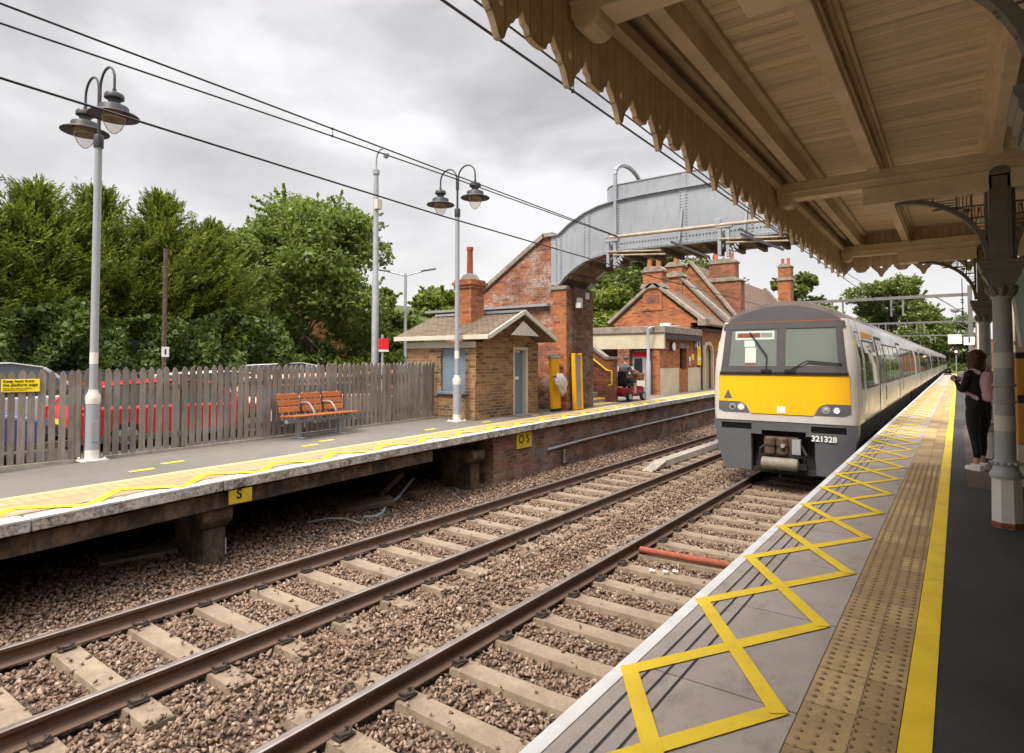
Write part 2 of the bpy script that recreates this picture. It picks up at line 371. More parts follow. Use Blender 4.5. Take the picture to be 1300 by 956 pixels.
M['glass_lamp']=glass('glass_lamp',(.93,.9,.86),.88)
def emis(name,c,s):
    t=NT(name); t.fin(c,.3); t.b.inputs['Emission Color'].default_value=(*c[:3],1); t.b.inputs['Emission Strength'].default_value=s; return t.m
M['lamp_on']=emis('lamp_on',(1,.95,.85),2.2)
M['lamp_warm']=emis('lamp_warm',(1,.68,.32),.75)
M['lit_cab_tone']=plain('lit_cab_tone',(.20,.218,.205),.8,.06,2)  # pale tone standing in for light inside the cab
M['paper']=plain('paper',(.8,.8,.78),.7,.04,5)
M['red_plastic']=plain('red_plastic',(.5,.02,.025),.35,.1,4)
M['sign_red']=plain('sign_red',(.70,.02,.03),.45,.06,4)
M['sign_yellow']=plain('sign_yellow',(.87,.66,.015),.45,.05,4)
M['sign_old_yellow']=plain('sign_old_yellow',(.62,.45,.015),.6,.2,9,(.2,.15,.03),.6)
M['scoot_red']=plain('scoot_red',(.22,.012,.02),.3,.1,4)
M['wicker']=plain('wicker',(.27,.13,.06),.8,.3,30,bump=.01)
M['skin']=plain('skin',(.56,.33,.235),.5,.06,8)
M['hair_brown']=plain('hair_brown',(.075,.035,.018),.55,.35,30,bump=.01)
M['cloth_black']=plain('cloth_black',(.012,.012,.014),.85,.3,14,bump=.004)
M['cloth_grey']=plain('cloth_grey',(.12,.12,.125),.85,.2,14)
M['cloth_navy']=plain('cloth_navy',(.03,.035,.055),.85,.2,14)
M['lilac']=plain('lilac',(.46,.30,.36),.75,.14,9,bump=.006,fine=24)
M['shoe_white']=plain('shoe_white',(.72,.68,.66),.6,.08,9)
M['orange_panel']=plain('orange_panel',(.58,.24,.025),.45,.12,3,(.25,.1,.03),.4)
M['beige_panel']=plain('beige_panel',(.60,.54,.40),.7,.12,1.6,(.36,.28,.16),.45)
M['brown_trim']=plain('brown_trim',(.07,.05,.04),.6,.2,4)
M['terracotta']=plain('terracotta',(.44,.13,.055),.8,.2,5,(.15,.07,.04),.4)
M['poster_blue']=plain('poster_blue',(.42,.56,.60),.4,.25,2)
M['plastic_bag']=plain('plastic_bag',(.52,.49,.48),.3,.1,7,spec=.6)
M['ramp_yellow']=plain('ramp_yellow',(.80,.40,.004),.42,.08,3,(.4,.2,.02),.3)
M['hose']=plain('hose',(.30,.42,.47),.5,.15,9)
M['pipe_red']=plain('pipe_red',(.27,.07,.035),.75,.25,9)
M['insul']=plain('insul',(.05,.05,.075),.3,.1,9)
def leafmat(name,a,b,c,tr=.35):
    t=NT(name); r=t.isl(); col=t.ramp(r,[(0,(*a,1)),(.55,(*b,1)),(1,(*c,1))])
    col=t.mix(t.ramp(t.noise(.55,detail=3),[(.4,0.),(.75,.35)]),col,a)
    d=t.n('BsdfDiffuse',{'Color':col}); l=t.n('BsdfTranslucent',{'Color':col}); m=t.n('MixShader',{0:tr}); g=t.n('BsdfGlossy',{'Color':(.5,.55,.5,1),'Roughness':.45})
    t.t.links.new(d.outputs[0],m.inputs[1]); t.t.links.new(l.outputs[0],m.inputs[2])
    m2=t.n('MixShader',{0:.06}); t.t.links.new(m.outputs[0],m2.inputs[1]); t.t.links.new(g.outputs[0],m2.inputs[2]); t.t.links.new(m2.outputs[0],t.out.inputs['Surface']); return t.m
M['leaf_conifer']=leafmat('leaf_conifer',(.075,.11,.012),(.18,.235,.026),(.31,.35,.055),.46)
M['leaf_ivy']=leafmat('leaf_ivy',(.040,.066,.009),(.085,.135,.017),(.15,.205,.036),.4)
M['leaf_broad']=leafmat('leaf_broad',(.085,.13,.018),(.18,.24,.036),(.29,.345,.07),.5)
M['leaf_willow']=leafmat('leaf_willow',(.10,.14,.014),(.20,.25,.028),(.32,.36,.06),.48)
M['leaf_far']=leafmat('leaf_far',(.08,.115,.022),(.16,.205,.038),(.26,.30,.075),.48)
M['bark']=plain('bark',(.10,.075,.055),.95,.35,6,bump=.02,fine=14)
M['grass']=plain('grass',(.07,.10,.025),.95,.4,.5)
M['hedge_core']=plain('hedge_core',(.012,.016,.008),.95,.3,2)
def carpaint(name,c,sp=.6): return plain(name,c,.22,.03,1,spec=sp)
M['car_red']=carpaint('car_red',(.62,.018,.02)); M['car_blue']=carpaint('car_blue',(.10,.115,.30)); M['car_silver']=carpaint('car_silver',(.5,.52,.54)); M['car_white']=carpaint('car_white',(.75,.75,.74)); M['car_copper']=carpaint('car_copper',(.62,.25,.12)); M['car_dark']=carpaint('car_dark',(.03,.035,.05)); M['car_pink']=carpaint('car_pink',(.78,.46,.33))
# ================================================================== SETTING
def struct(name,mb,mat,**k): return mb.build(name,mat,None,kind='structure',**k)
b=MB(); b.poly([(-2500,-800,-.75),(2500,-800,-.75),(2500,3500,-.75),(-2500,3500,-.75)]); struct('ground',b,M['grass'])
# ballast bed with relief
def zb(x,y):
    z=-.20
    d=min(abs(x+6.08),abs(x+2.955))
    if d>1.25: z+=.055*min(1,(d-1.25)/.25)
    if x<-7.6: z+=.10*min(1,(-7.6-x)/1.3)
    if y>9.9 and x<-7.3: z+=.05
    return z
nx,ny=70,260; V=[];F=[]
xs=np.linspace(-10.62,-1.52,nx); ysb=np.concatenate([np.linspace(-6,26,200),np.linspace(27,420,60)])
for y in ysb:
    for x in xs: V.append((x,y,zb(x,y)-.022+.012*math.sin(x*7.1+y*3.3)*math.cos(y*5.7-x*2.1)))
for j in range(len(ysb)-1):
    for i in range(nx-1): a=j*nx+i; F.append((a,a+1,a+1+nx,a+nx))
o=np_mesh('ballast',V,F,M['ballast_bed'],smooth=True); o['kind']='structure'
# loose stones, one mass nobody could count
def stones():
    protos=[]
    for k in range(14):
        pts=rng.normal(size=(9,3)); pts/=np.linalg.norm(pts,axis=1)[:,None]; pts*=rng.uniform(.6,1.15,(9,1)); pts*=np.array([1.1,rng.uniform(.6,.95),rng.uniform(.4,.7)])
        bm=bmesh.new()
        for p in pts: bm.verts.new(p)
        bmesh.ops.convex_hull(bm,input=bm.verts); bmesh.ops.delete(bm,geom=[v for v in bm.verts if not v.link_faces],context='VERTS')
        bmesh.ops.triangulate(bm,faces=bm.faces); bm.verts.index_update()
        protos.append((np.array([v.co[:] for v in bm.verts]),np.array([[v.index for v in f.verts] for f in bm.faces]))); bm.free()
    P=[]
    def reg(x0,x1,y0,y1,den,s0,s1):
        n=int((x1-x0)*(y1-y0)*den); P.append(np.column_stack([rng.uniform(x0,x1,n),rng.uniform(y0,y1,n),rng.uniform(s0,s1,n)]))
    reg(-9.3,-1.6,.1,5,860,.023,.043); reg(-9.6,-1.6,5,10,640,.024,.044); reg(-8.1,-1.6,10,16,460,.026,.046); reg(-8.3,-4.4,16,27,360,.028,.05)
    P=np.concatenate(P)
    keep=np.ones(len(P),bool)
    for cx,r0 in ((-6.08,3),(-2.955,3)):
        for rx in (cx-.752,cx+.752): keep&=~(np.abs(P[:,0]-rx)<.075)
    P=P[keep]
    ph=(P[:,1]-.30)%.65; 
    onsl=((np.abs(P[:,0]+6.08)<1.2)|(np.abs(P[:,0]+2.955)<1.2))&(np.minimum(ph,.65-ph)<.15)
    P=P[~onsl|(rng.random(len(P))<np.where(np.minimum(np.abs(P[:,0]+6.08),np.abs(P[:,0]+2.955))>.95,.22,.02))]
    VV=[];FF=[];off=0
    which=rng.integers(0,14,len(P))
    for k in range(14):
        Q=P[which==k]; n=len(Q); pv,pf=protos[k]; 
        A=rng.normal(size=(n,4)); A/=np.linalg.norm(A,axis=1)[:,None]; w,x,y,z=A.T
        Rm=np.stack([1-2*(y*y+z*z),2*(x*y-z*w),2*(x*z+y*w),2*(x*y+z*w),1-2*(x*x+z*z),2*(y*z-x*w),2*(x*z-y*w),2*(y*z+x*w),1-2*(x*x+y*y)],1).reshape(n,3,3)
        zz=np.array([zb(a,c) for a,c in Q[:,:2]])+rng.uniform(-.018,.016,n)
        ph=(Q[:,1]-.30)%.65; near=(np.minimum(ph,.65-ph)<.15)&((np.abs(Q[:,0]+6.08)<1.25)|(np.abs(Q[:,0]+2.955)<1.25)); zz+=near*.05
        v=np.einsum('nij,pj->npi',Rm,pv)*Q[:,2][:,None,None]+np.column_stack([Q[:,0],Q[:,1],zz])[:,None,:]
        VV.append(v.reshape(-1,3)); FF.append((pf[None]+(np.arange(n)*len(pv))[:,None,None]+off).reshape(-1,3)); off+=n*len(pv)
    return np.concatenate(VV),np.concatenate(FF)
V,F=stones(); o=np_mesh('ballast_gravel',V,F,M['ballast_stone']); tag(o,'brown crushed stone ballast lying between and beside the rails','gravel',None,'stuff')
# car park and land on the left, land on the right
YS=[-40,0,2,3,4,5,6,7,8,9,10,11,12,14,16,20,24,30,40,60,95]
b=MB()
for i in range(len(YS)-1):
    y0,y1=YS[i],YS[i+1]; 
    if y0>=24: break
    z0,z1=.84,.84
    b.hexa([(-60,y0,-.7),(-10.9,y0,-.7),(-10.9,y1,-.7),(-60,y1,-.7),(-60,y0,z0),(-10.9,y0,z0),(-10.9,y1,z1),(-60,y1,z1)])
struct('car_park',b,M['asphalt_car'])
b=MB(); b.box(-600,-60,-300,24,-.74,.78); b.box(-600,-14.2,24,700,-.74,1.1); b.box(-14.2,-8.8,95,700,-.74,.6); struct('field',b,M['grass'])
b=MB(); b.box(4.2,600,-200,95,-.74,.86); b.box(-.9,600,95,700,-.74,.6); struct('land',b,M['grass'])
# embankment rising behind the bridge
b=MB()
for i,(xa,za,xb,zb2) in enumerate([(-15,1.12,-20,3.4),(-20,3.4,-30,6.2),(-30,6.2,-60,7.0)]):
    b.hexa([(xb,26,0),(xa,26,0),(xa,75,0),(xb,75,0),(xb,26,zb2),(xa,26,za),(xa,75,za),(xb,75,zb2)])
struct('embankment',b,M['grass'])
# ---------------------------------------------------------------- far platform
def strip(mb,o0,o1,y0,y1,dz,m=0,n=None,X=XL):
    """sheet between offsets o0..o1 behind the far platform edge"""
    k=n or max(1,int((y1-y0)/1.0)); 
    for i in range(k):
        a=lerp(y0,y1,i/k); c=lerp(y0,y1,(i+1)/k)
        f0=o0(a) if callable(o0) else o0; f1=o0(c) if callable(o0) else o0; g0=o1(a) if callable(o1) else o1; g1=o1(c) if callable(o1) else o1
        mb.poly([(X(a)-f0,a,zL(a)+dz),(X(c)-f1,c,zL(c)+dz),(X(c)-g1,c,zL(c)+dz),(X(a)-g0,a,zL(a)+dz)],m)
def bandw(y): return float(np.interp(y,[-5,2,5,8,12,30],[1.5,1.42,1.08,.95,.86,.82]))
b=MB()
for i in range(len(YS)-1):
    y0,y1=YS[i],YS[i+1]; z0,z1=zL(y0),zL(y1)
    b.hexa([(-10.9,y0,z0-.2),(XL(y0)-.3,y0,z0-.2),(XL(y1)-.3,y1,z1-.2),(-10.9,y1,z1-.2),(-10.9,y0,z0),(XL(y0)-.3,y0,z0),(XL(y1)-.3,y1,z1),(-10.9,y1,z1)])
    if y0>=24: b.hexa([(-14.2,y0,z0-.2),(-10.9,y0,z0-.2),(-10.9,y1,z1-.2),(-14.2,y1,z1-.2),(-14.2,y0,z0),(-10.9,y0,z0),(-10.9,y1,z1),(-14.2,y1,z1)])
b.build('far_platform',M['asphalt_pale'],None,kind='structure')
b=MB(); strip(b,.34,bandw,-20,95,.004,n=90); struct('far_platform_paving',b,M['buff_paving'])
b=MB(); strip(b,lambda y:bandw(y)-.14,lambda y:bandw(y)-.50,-20,95,.006,n=90); struct('far_platform_ribbed_strip',b,M['buff_ribbed'])
b=MB(); strip(b,bandw,lambda y:bandw(y)-.14,-20,95,.008,n=90); struct('far_platform_line',b,M['buff_yellow'])
# zigzag on the far platform
b=MB(); vs=[]; y=-1.4; side=1
while y<40:
    vs.append((y,.12 if side else float(np.interp(y,[0,2,8,12],[.72,.72,.52,.48])))); y+=.52; side=1-side  # near-black box inside the hedge, standing in for its inner shade
for (ya,oa),(yb,ob) in zip(vs[:-1],vs[1:]):
    pa=Vector((XL(ya)-oa,ya,0)); pb=Vector((XL(yb)-ob,yb,0)); d=(pb-pa).normalized(); w=Vector((-d.y,d.x,0))*.058; pa-=d*.02; pb+=d*.02
    q=[pa-w,pb-w,pb+w,pa+w]; dz=.010 if oa<.3 else .013
    b.poly([(p.x,p.y,zL(p.y)+dz) for p in q])
struct('far_platform_zigzag',b,M['yellow_paint'])
b=MB()
for (xx,yy) in [(-9.35,4.0),(-9.62,4.55),(-9.3,6.75),(-9.55,7.3),(-9.1,9.6),(-9.0,11.4),(-8.95,13.4)]:
    b.poly([(xx-.05,yy-.17,zL(yy)+.004),(xx+.05,yy-.17,zL(yy)+.004),(xx+.02,yy+.17,zL(yy)+.004),(xx-.08,yy+.17,zL(yy)+.004)])
struct('far_platform_dashes',b,M['yellow_paint'])
# coping slabs (nosing), beam below, brick wall from y=10.2
b=MB(); b2=MB(); y=-12.0
while y<95:
    L=2.03 if y<30 else 6.0; a,c=y+.006,y+L-.006
    za,zc=zL(a)+.012,zL(c)+.012; xa,xc=XL(a)+random.uniform(-.008,.008),XL(c)+random.uniform(-.008,.008); t=.135
    b.hexa([(xa-.36,a,za-t),(xa,a,za-t),(xc,c,zc-t),(xc-.36,c,zc-t),(xa-.36,a,za-.012),(xa,a,za-.014),(xc,c,zc-.014),(xc-.36,c,zc-.012)])
    b2.poly([(xa-.13,a,za+.001),(xa+.004,a,za+.001),(xc+.004,c,zc+.001),(xc-.13,c,zc+.001)])
    b2.poly([(xa+.004,a,za-.02),(xc+.004,c,zc-.02),(xc+.004,c,zc+.001),(xa+.004,a,za+.001)])
    y+=L
struct('far_platform_coping',b,M['coping_face'],bev=.012); struct('far_platform_edge_paint',b2,M['coping_top'])
b=MB()
for y0,y1 in zip(np.arange(-12,10.2,2.03)[:-1],np.arange(-12,10.2,2.03)[1:]):
    z0,z1=zL(y0)-.16,zL(y1)-.16
    b.hexa([(XL(y0)-.42,y0,z0-.20),(XL(y0)-.10,y0,z0-.20),(XL(y1)-.10,y1,z1-.20),(XL(y1)-.42,y1,z1-.20),(XL(y0)-.42,y0,z0),(XL(y0)-.10,y0,z0),(XL(y1)-.10,y1,z1),(XL(y1)-.42,y1,z1)])
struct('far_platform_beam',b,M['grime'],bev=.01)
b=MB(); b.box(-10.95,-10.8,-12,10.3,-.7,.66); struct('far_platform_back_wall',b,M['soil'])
b=MB(); yy=[10.2,12,16,20,24,40,95]
for y0,y1 in zip(yy[:-1],yy[1:]):
    z0,z1=zL(y0)-.16,zL(y1)-.16
    b.hexa([(-10.7,y0,-.7),(XL(y0)-.13,y0,-.7),(XL(y1)-.13,y1,-.7),(-10.7,y1,-.7),(-10.7,y0,z0),(XL(y0)-.13,y0,z0),(XL(y1)-.13,y1,z1),(-10.7,y1,z1)])
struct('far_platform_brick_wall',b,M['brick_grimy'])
# trestle piers that carry the far platform
def pier(y,label):
    r=thing('platform_pier',label,'pier',(XL(y)-.3,y,-.25),group='concrete piers under the far platform')
    x=XL(y)-.14; zt=zL(y)-.36
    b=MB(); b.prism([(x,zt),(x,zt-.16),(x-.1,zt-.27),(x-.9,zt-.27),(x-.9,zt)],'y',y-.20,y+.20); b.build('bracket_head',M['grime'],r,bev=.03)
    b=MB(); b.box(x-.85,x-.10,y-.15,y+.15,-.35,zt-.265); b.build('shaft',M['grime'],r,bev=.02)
pier(4.26,'stained concrete pier under the far platform beside the plate marked S')
pier(9.72,'stained concrete pier under the far platform where the brick wall begins')
pier(1.2,'dark concrete pier under the far platform in deepest shade'); 
# signs on the platform face
r=thing('platform_face_plate','yellow plate with black S on the far platform face','sign',(XL(4.5)-.1,4.5,.62))
b=MB(); b.box(XL(4.5)-.03,XL(4.5)-.012,4.32,4.64,.66,.84); b.build('plate',M['sign_old_yellow'],r,bev=.004); text('lettering','S',.17,(XL(4.5)-.009,4.42,.69),(R(90),0,R(90)),M['black'],r,off=.004)
r=thing('platform_face_plate','yellow plate with worn black OS marks on the brick platform wall','sign',(XL(11.3)-.1,11.3,.6))
b=MB(); b.box(XL(11.3)-.12,XL(11.3)-.098,11.02,11.62,.58,.92); b.build('plate',M['sign_old_yellow'],r,bev=.004); text('lettering','O S',.26,(XL(11.3)-.095,11.10,.64),(R(90),0,R(90)),M['black'],r,off=.003)
r=thing('trackside_marker','small white marker plate with black symbols at the foot of the pier','sign',(-8.1,4.45,-.1),rz=R(-8),world=False)
b=MB(); b.box(-.01,.01,-.09,.09,-.08,.22); b.build('plate',M['white_paint'],r); text('lettering','T',.11,(.012,-.03,.09),(R(90),0,R(90)),M['black'],r,off=.003); text('lettering','o',.11,(.012,-.03,-.03),(R(90),0,R(90)),M['black'],r,off=.003)
# cable along the brick platform wall
b=MB(); b.tube([(XL(12.3)-.10,12.3,.42),(XL(14)-.09,14,.47),(XL(18)-.09,18,.52),(XL(24)-.09,24,.56),(XL(34)-.09,34,.58)],.03,8); tag(b.build('wall_cable',M['pole_grey'],smooth=True),'grey cable clipped along the dark brick platform wall','cable')
b=MB(); b.tube([(XL(13)-.08,13.05,.02),(XL(13)-.08,13.05,.34)],.035,8); tag(b.build('drain_stub',M['stone'],smooth=True),'short pale drain pipe on the dark platform wall right of the OS plate','pipe')
b=MB(); b.tube([(XL(21.5)-.08,21.5,.02),(XL(21.5)-.08,21.5,.34)],.035,8); tag(b.build('drain_stub',M['stone'],smooth=True),'pale drain pipe on the platform wall close to the train front','pipe')
for k,(xx,yy) in enumerate([(-3.05,7.42),(-2.95,7.5),(-3.2,7.36)]):
    b=MB(); b.poly([(xx,yy,-.13),(xx+.07,yy+.01,-.12),(xx+.06,yy+.06,-.13),(xx-.01,yy+.05,-.115)]); o=b.build('litter_scrap',M['paper']); o.modifiers.new('t','SOLIDIFY').thickness=.004; tag(o,'white paper scrap, one of a few lying between near track sleepers','litter','paper scraps on the near track')
# debris below the far platform
def slab(name,label,c,sz,rot,mat):
    b=MB(); b.box(-sz[0]/2,sz[0]/2,-sz[1]/2,sz[1]/2,-sz[2]/2,sz[2]/2); o=b.build(name,mat,bev=.012); o.location=c; o.rotation_euler=rot; tag(o,label,'concrete slab'); return o
slab('concrete_slab','flat grey concrete slab lying in shade below the near end of the far platform',(-8.75,3.75,-.03),(.3,.95,.07),(0,R(4),R(-12)),M['concrete'])
slab('concrete_slab','brown slab lying flat under the far platform beside the blue hose',(-8.45,7.25,.0),(.3,1.0,.1),(R(4),R(8),R(-28)),M['plank_dark'])
slab('concrete_slab','brown slab tilted up under the far platform behind the blue hose',(-8.85,8.15,.16),(.45,.6,.09),(R(35),R(-10),R(-18)),M['plank_dark'])
slab('concrete_slab','small broken slab end right of the blue hose',(-8.4,8.5,-.02),(.22,.42,.1),(0,R(5),R(12)),M['plank_dark'])
b=MB(); b.tube([(-8.75,8.75,.2),(-8.6,8.4,.1),(-8.4,8.0,.0),(-8.22,7.55,-.05),(-8.02,7.25,-.09),(-8.0,7.1,-.1),(-8.12,6.95,-.1)],.022,8); b.tube([(-8.44,8.08,.01),(-8.34,7.85,-.02)],.034,8)
tag(b.build('hose',M['hose'],smooth=True),'pale blue hose curling out from under the far platform','hose')
b=MB(); b.tube([(-8.35,6.0,-.03),(-8.2,6.3,.0),(-8.05,6.5,-.02),(-7.8,6.62,-.08)],.015,6); tag(b.build('loose_cable',M['concrete'],smooth=True),'thin tan cable lying on the ballast near the far rail','cable')
b=MB(); b.tube([(-3.62,8.03,-.1),(-3.1,8.06,-.105),(-2.3,8.12,-.11)],.045,10); tag(b.build('pipe',M['pipe_red'],smooth=True),'rusty red pipe lying across the near track sleepers','pipe')
b=MB()
for k in range(9): b.prism([(-6.15-.17,-.16),(-6.15+.17,-.16),(-6.15+.13,.0),(-6.15-.13,.0)],'y',14.9+k*1.02,15.9+k*1.02)
b.prism([(14.05,-.16),(14.9,-.16),(14.9,.0)],'x',-6.30,-6.0)
tag(b.build('cable_trough',M['concrete'],bev=.01),'grey concrete trough lids lying between the rails of the far track','trough')
# ---------------------------------------------------------------- near platform
b=MB(); b.box(-1.40,4.2,-14,95,.5,.911); b.box(-1.25,4.2,-14,95,-.74,.5); struct('near_platform',b,M['asphalt_dark'])
b=MB()
for k in range(-3,75):
    y0=1.94+1.13*(k-2)
    b.box(-1.48,-.622,y0+.004,y0+1.126,.80,.915)
b2=MB(); b.build('near_platform_paving',M['grey_paving'],None,kind='structure',bev=.004)
b=MB(); b.box(-.618,-.236,-10,95,.80,.917); struct('near_platform_tactile',b,M['tactile'])
b=MB(); b.box(-.232,-.115,-14,95,.80,.9155); struct('near_platform_yellow_line',b,M['yellow_paint'])
b=MB(); b.poly([(-1.482,-10,.919),(-1.41,-10,.919),(-1.41,95,.919),(-1.482,95,.919)]); b.poly([(-1.4845,-10,.85),(-1.4845,95,.85),(-1.482,95,.919),(-1.482,-10,.919)]); struct('near_platform_edge_line',b,M['white_paint'])
b=MB()
for x in (-1.325,-1.245,-1.165): b.poly([(x-.006,-10,.9175),(x+.006,-10,.9175),(x+.006,95,.9175),(x-.006,95,.9175)])
struct('near_platform_grooves',b,M['groove'])
b=MB()
def ln(xa,ya,xb,yb,z,w=.043):
    pa=Vector((xa,ya,z)); pb=Vector((xb,yb,z)); d=(pb-pa).normalized(); n=Vector((-d.y,d.x,0))*w; b.poly([pa-n-d*.03,pb-n+d*.03,pb+n+d*.03,pa+n-d*.03])
for k in range(-6,40):
    yl=4.11+1.13*k; ln(-1.41,yl,-.70,yl+1.18,.921); ln(-1.41,yl,-.70,yl-1.08,.925)
struct('near_platform_zigzag',b,M['yellow_paint'])
# tactile domes on the nearest slabs
bv=[];bf=[]; 
for i in range(6):
    for j in range(int(11/.0667)):
        x=-.585+i*.0634; y=.6+j*.0667; n0=len(bv)
        for rr,zz in ((.0155,.9171),(.0125,.9212)):
            for a in range(6): bv.append((x+rr*math.cos(a*PI/3),y+rr*math.sin(a*PI/3),zz))
        for a in range(6): l=(a+1)%6; bf.append((n0+a,n0+l,n0+6+l,n0+6+a))
        bf.append((n0+6,n0+7,n0+8,n0+9)); bf.append((n0+6,n0+9,n0+10,n0+11))
o=np_mesh('near_platform_blisters',bv,bf,M['blister']); o['kind']='structure'
b=MB(); 
for k in range(10): b.box(.075,.35,9.75+k*.93,9.75+k*.93+.92,.86,.914)
tag(b.build('platform_hatch',M['hatch_board']),'long strip of brown boards set into the dark tarmac beside the woman','hatch')
# ---------------------------------------------------------------- track
def rail(x,label,y0=-6,y1=420):
    r=thing('rail',label,'rail',(x,y0,-.16))
    b=MB(); pr=[(-.07,-.158),(.07,-.158),(.07,-.146),(.018,-.125),(.010,-.11),(.010,-.045),(.034,-.03),(.036,-.004),(-.036,-.004),(-.034,-.03),(-.010,-.045),(-.010,-.11),(-.018,-.125),(-.07,-.146)]
    b.prism([(x+p,q) for p,q in pr],'y',y0,y1); b.build('web',M['rail_rust'],r)
    b=MB(); b.prism([(x-.034,-.004),(x+.034,-.004),(x+.033,.0005),(x+.022,.004),(x-.022,.004),(x-.033,.0005)],'y',y0,y1); b.build('running_surface',M['rail_top'],r)
rail(-6.08-.752,'steel rail nearest the far platform')
rail(-6.08+.752,'rail of the far track on the side nearer the middle')
rail(-2.955-.752,'rail of the near track on its open side running under the train')
rail(-2.955+.752,'steel rail nearest the zigzag platform edge')
def sleeper(name='sleeper'):
    r=thing('sleeper','x','sleeper',(0,0,0),world=False,group='concrete sleepers under the tracks')
    b=MB(); pr=[(-1.25,-.158),(-.92,-.155),(-.55,-.156),(-.35,-.162),(.35,-.162),(.55,-.156),(.92,-.155),(1.25,-.158)]
    n=len(pr)
    for (xa,za),(xb,zb_) in zip(pr[:-1],pr[1:]):
        b.hexa([(xa,-.15,-.36),(xb,-.15,-.36),(xb,.15,-.36),(xa,.15,-.36),(xa,-.105,za),(xb,-.105,zb_),(xb,.105,zb_),(xa,.105,za)])
    bl=b.build('block',M['sleeper'],r)
    for s in (-1,1):
        for q in (-1,1):
            b=MB(); x=s*.752+q*.105
            b.box(x-.045,x+.045,-.07,.07,-.168,-.138)
            b.tube([(x-.04*q,-.05,-.12),(x+.05*q,-.05,-.105),(x+.06*q,0,-.11),(x+.02*q,.05,-.10),(x-.04*q,.05,-.12)],.013,6); b.build('rail_clip',M['clip'],r)
    return r
S0=sleeper(); first=True
plainblk=[c for c in S0.children if c.name.startswith('block')][0]
for cx,tn in ((-6.08,'far track'),(-2.955,'near track')):
    k=0; y=.30-.65*2
    while y<(26 if cx<-5 else 16):
        lab=('concrete sleeper of the far track, one of an even row' if cx<-5 else 'concrete sleeper of the near track in front of the train, one of an even row')
        jx=random.uniform(-.02,.02); loc=(cx+jx,y,random.uniform(-.012,.004))
        if first: S0.location=loc; S0['label']=lab; first=False
        elif y<13: dup(S0,loc,R(random.uniform(-.7,.7)),lab)
        else:
            s=plainblk.copy(); COL.objects.link(s); s.parent=None; s.name='sleeper'; s.location=loc; tag(s,lab,'sleeper','concrete sleepers under the tracks')
        y+=.65; k+=1
# ================================================================== FENCE
FP=[(-12.6,-.6),(-11.75,1.6),(-11.28,3.1),(-10.97,4.05),(-10.84,5.0),(-10.74,6.5),(-10.70,8.6),(-10.69,10.2),(-10.69,11.42)]
def fpt(s):
    for (a,c) in zip(FP[:-1],FP[1:]):
        L=math.hypot(c[0]-a[0],c[1]-a[1])
        if s<=L: t=s/L; return lerp(a[0],c[0],t),lerp(a[1],c[1],t),math.atan2(c[1]-a[1],c[0]-a[0])
        s-=L
    return FP[-1][0],FP[-1][1],PI/2
FL=sum(math.hypot(c[0]-a[0],c[1]-a[1]) for a,c in zip(FP[:-1],FP[1:]))
r=thing('picket_fence','weathered grey timber picket fence along the back of the far platform','fence',(-10.85,5,zL(5)))
bays=8; bl=FL/bays
for k in range(bays):
    b=MB(); s=k*bl+.03
    while s<(k+1)*bl-.02:
        x,y,a=fpt(s); z=zL(y)+.05; d=Vector((math.cos(a),math.sin(a),0)); n=Vector((-d.y,d.x,0)); w=random.uniform(.041,.048); h=1.37+random.uniform(-.025,.02); tl=random.uniform(-.012,.012); off=n*random.uniform(-.004,.004)
        c0=Vector((x,y,z))+off; out=[(-w,0),(w,0),(w+tl,h-.07),(w*.45+tl,h-.012),(tl,h),(-w*.45+tl,h-.012),(-w+tl,h-.07)]
        F=[c0+d*p+Vector((0,0,q))-n*.012 for p,q in out]; G=[c0+d*p+Vector((0,0,q))+n*.010 for p,q in out]
        i=len(b.v); m=len(out); b.v+=[tuple(p) for p in F+G]; b.f.append(list(range(i,i+m)));b.m.append(0); b.f.append(list(range(i+2*m-1,i+m-1,-1)));b.m.append(0)
        for q in range(m): l=(q+1)%m; b.f.append([i+q,i+m+q,i+m+l,i+l]); b.m.append(0)
        s+=.122+random.uniform(-.008,.01)
    b.build('picket_panel',M['fence_wood'],r)
    for hz in (.28,1.08):
        b=MB(); N=4
        for q in range(N):
            xa,ya,a=fpt(k*bl+bl*q/N); xb,yb,_=fpt(k*bl+bl*(q+1)/N); nn=Vector((-math.sin(a),math.cos(a),0))*.036
            b.bar((xa+nn.x,ya+nn.y,zL(ya)+hz),(xb+nn.x,yb+nn.y,zL(yb)+hz),.045,.09)
        b.build('rail',M['fence_wood'],r)
    x,y,a=fpt(k*bl+.02); nn=Vector((-math.sin(a),math.cos(a),0))*.115
    b=MB(); b.box(x+nn.x-.05,x+nn.x+.05,y+nn.y-.05,y+nn.y+.05,zL(y)-.1,zL(y)+1.3); b.build('post',M['fence_wood'],r)
b=MB(); N=24
for q in range(N):
    xa,ya,a=fpt(FL*q/N); xb,yb,_=fpt(FL*(q+1)/N); b.bar((xa,ya,zL(ya)+.012),(xb,yb,zL(yb)+.012),.09,.05)
b.build('gravel_board',M['concrete'],r)
# yellow sign on it
x,y,a=fpt(3.95); zz=zL(y)
r=thing('warning_sign','yellow sign asking people to keep back, on the picket fence','sign',(x,y,zz+1.12),rz=a,world=False)
b=MB(); b.box(-.225,.225,-.035,-.018,-.01,.18); b.build('plate',M['sign_yellow'],r,bev=.006)
text('lettering','Keep back from\nthe platform edge',.056,(-.205,-.037,.068),(R(90),0,0),M['black'],r,off=.0012)
text('lettering','Passing trains cause air turbulence\nStand behind the yellow line',.025,(-.205,-.037,.010),(R(90),0,0),M['black'],r)
for c in r.children:
    if c.type=='FONT': c.data.align_y='TOP' if False else 'BOTTOM'
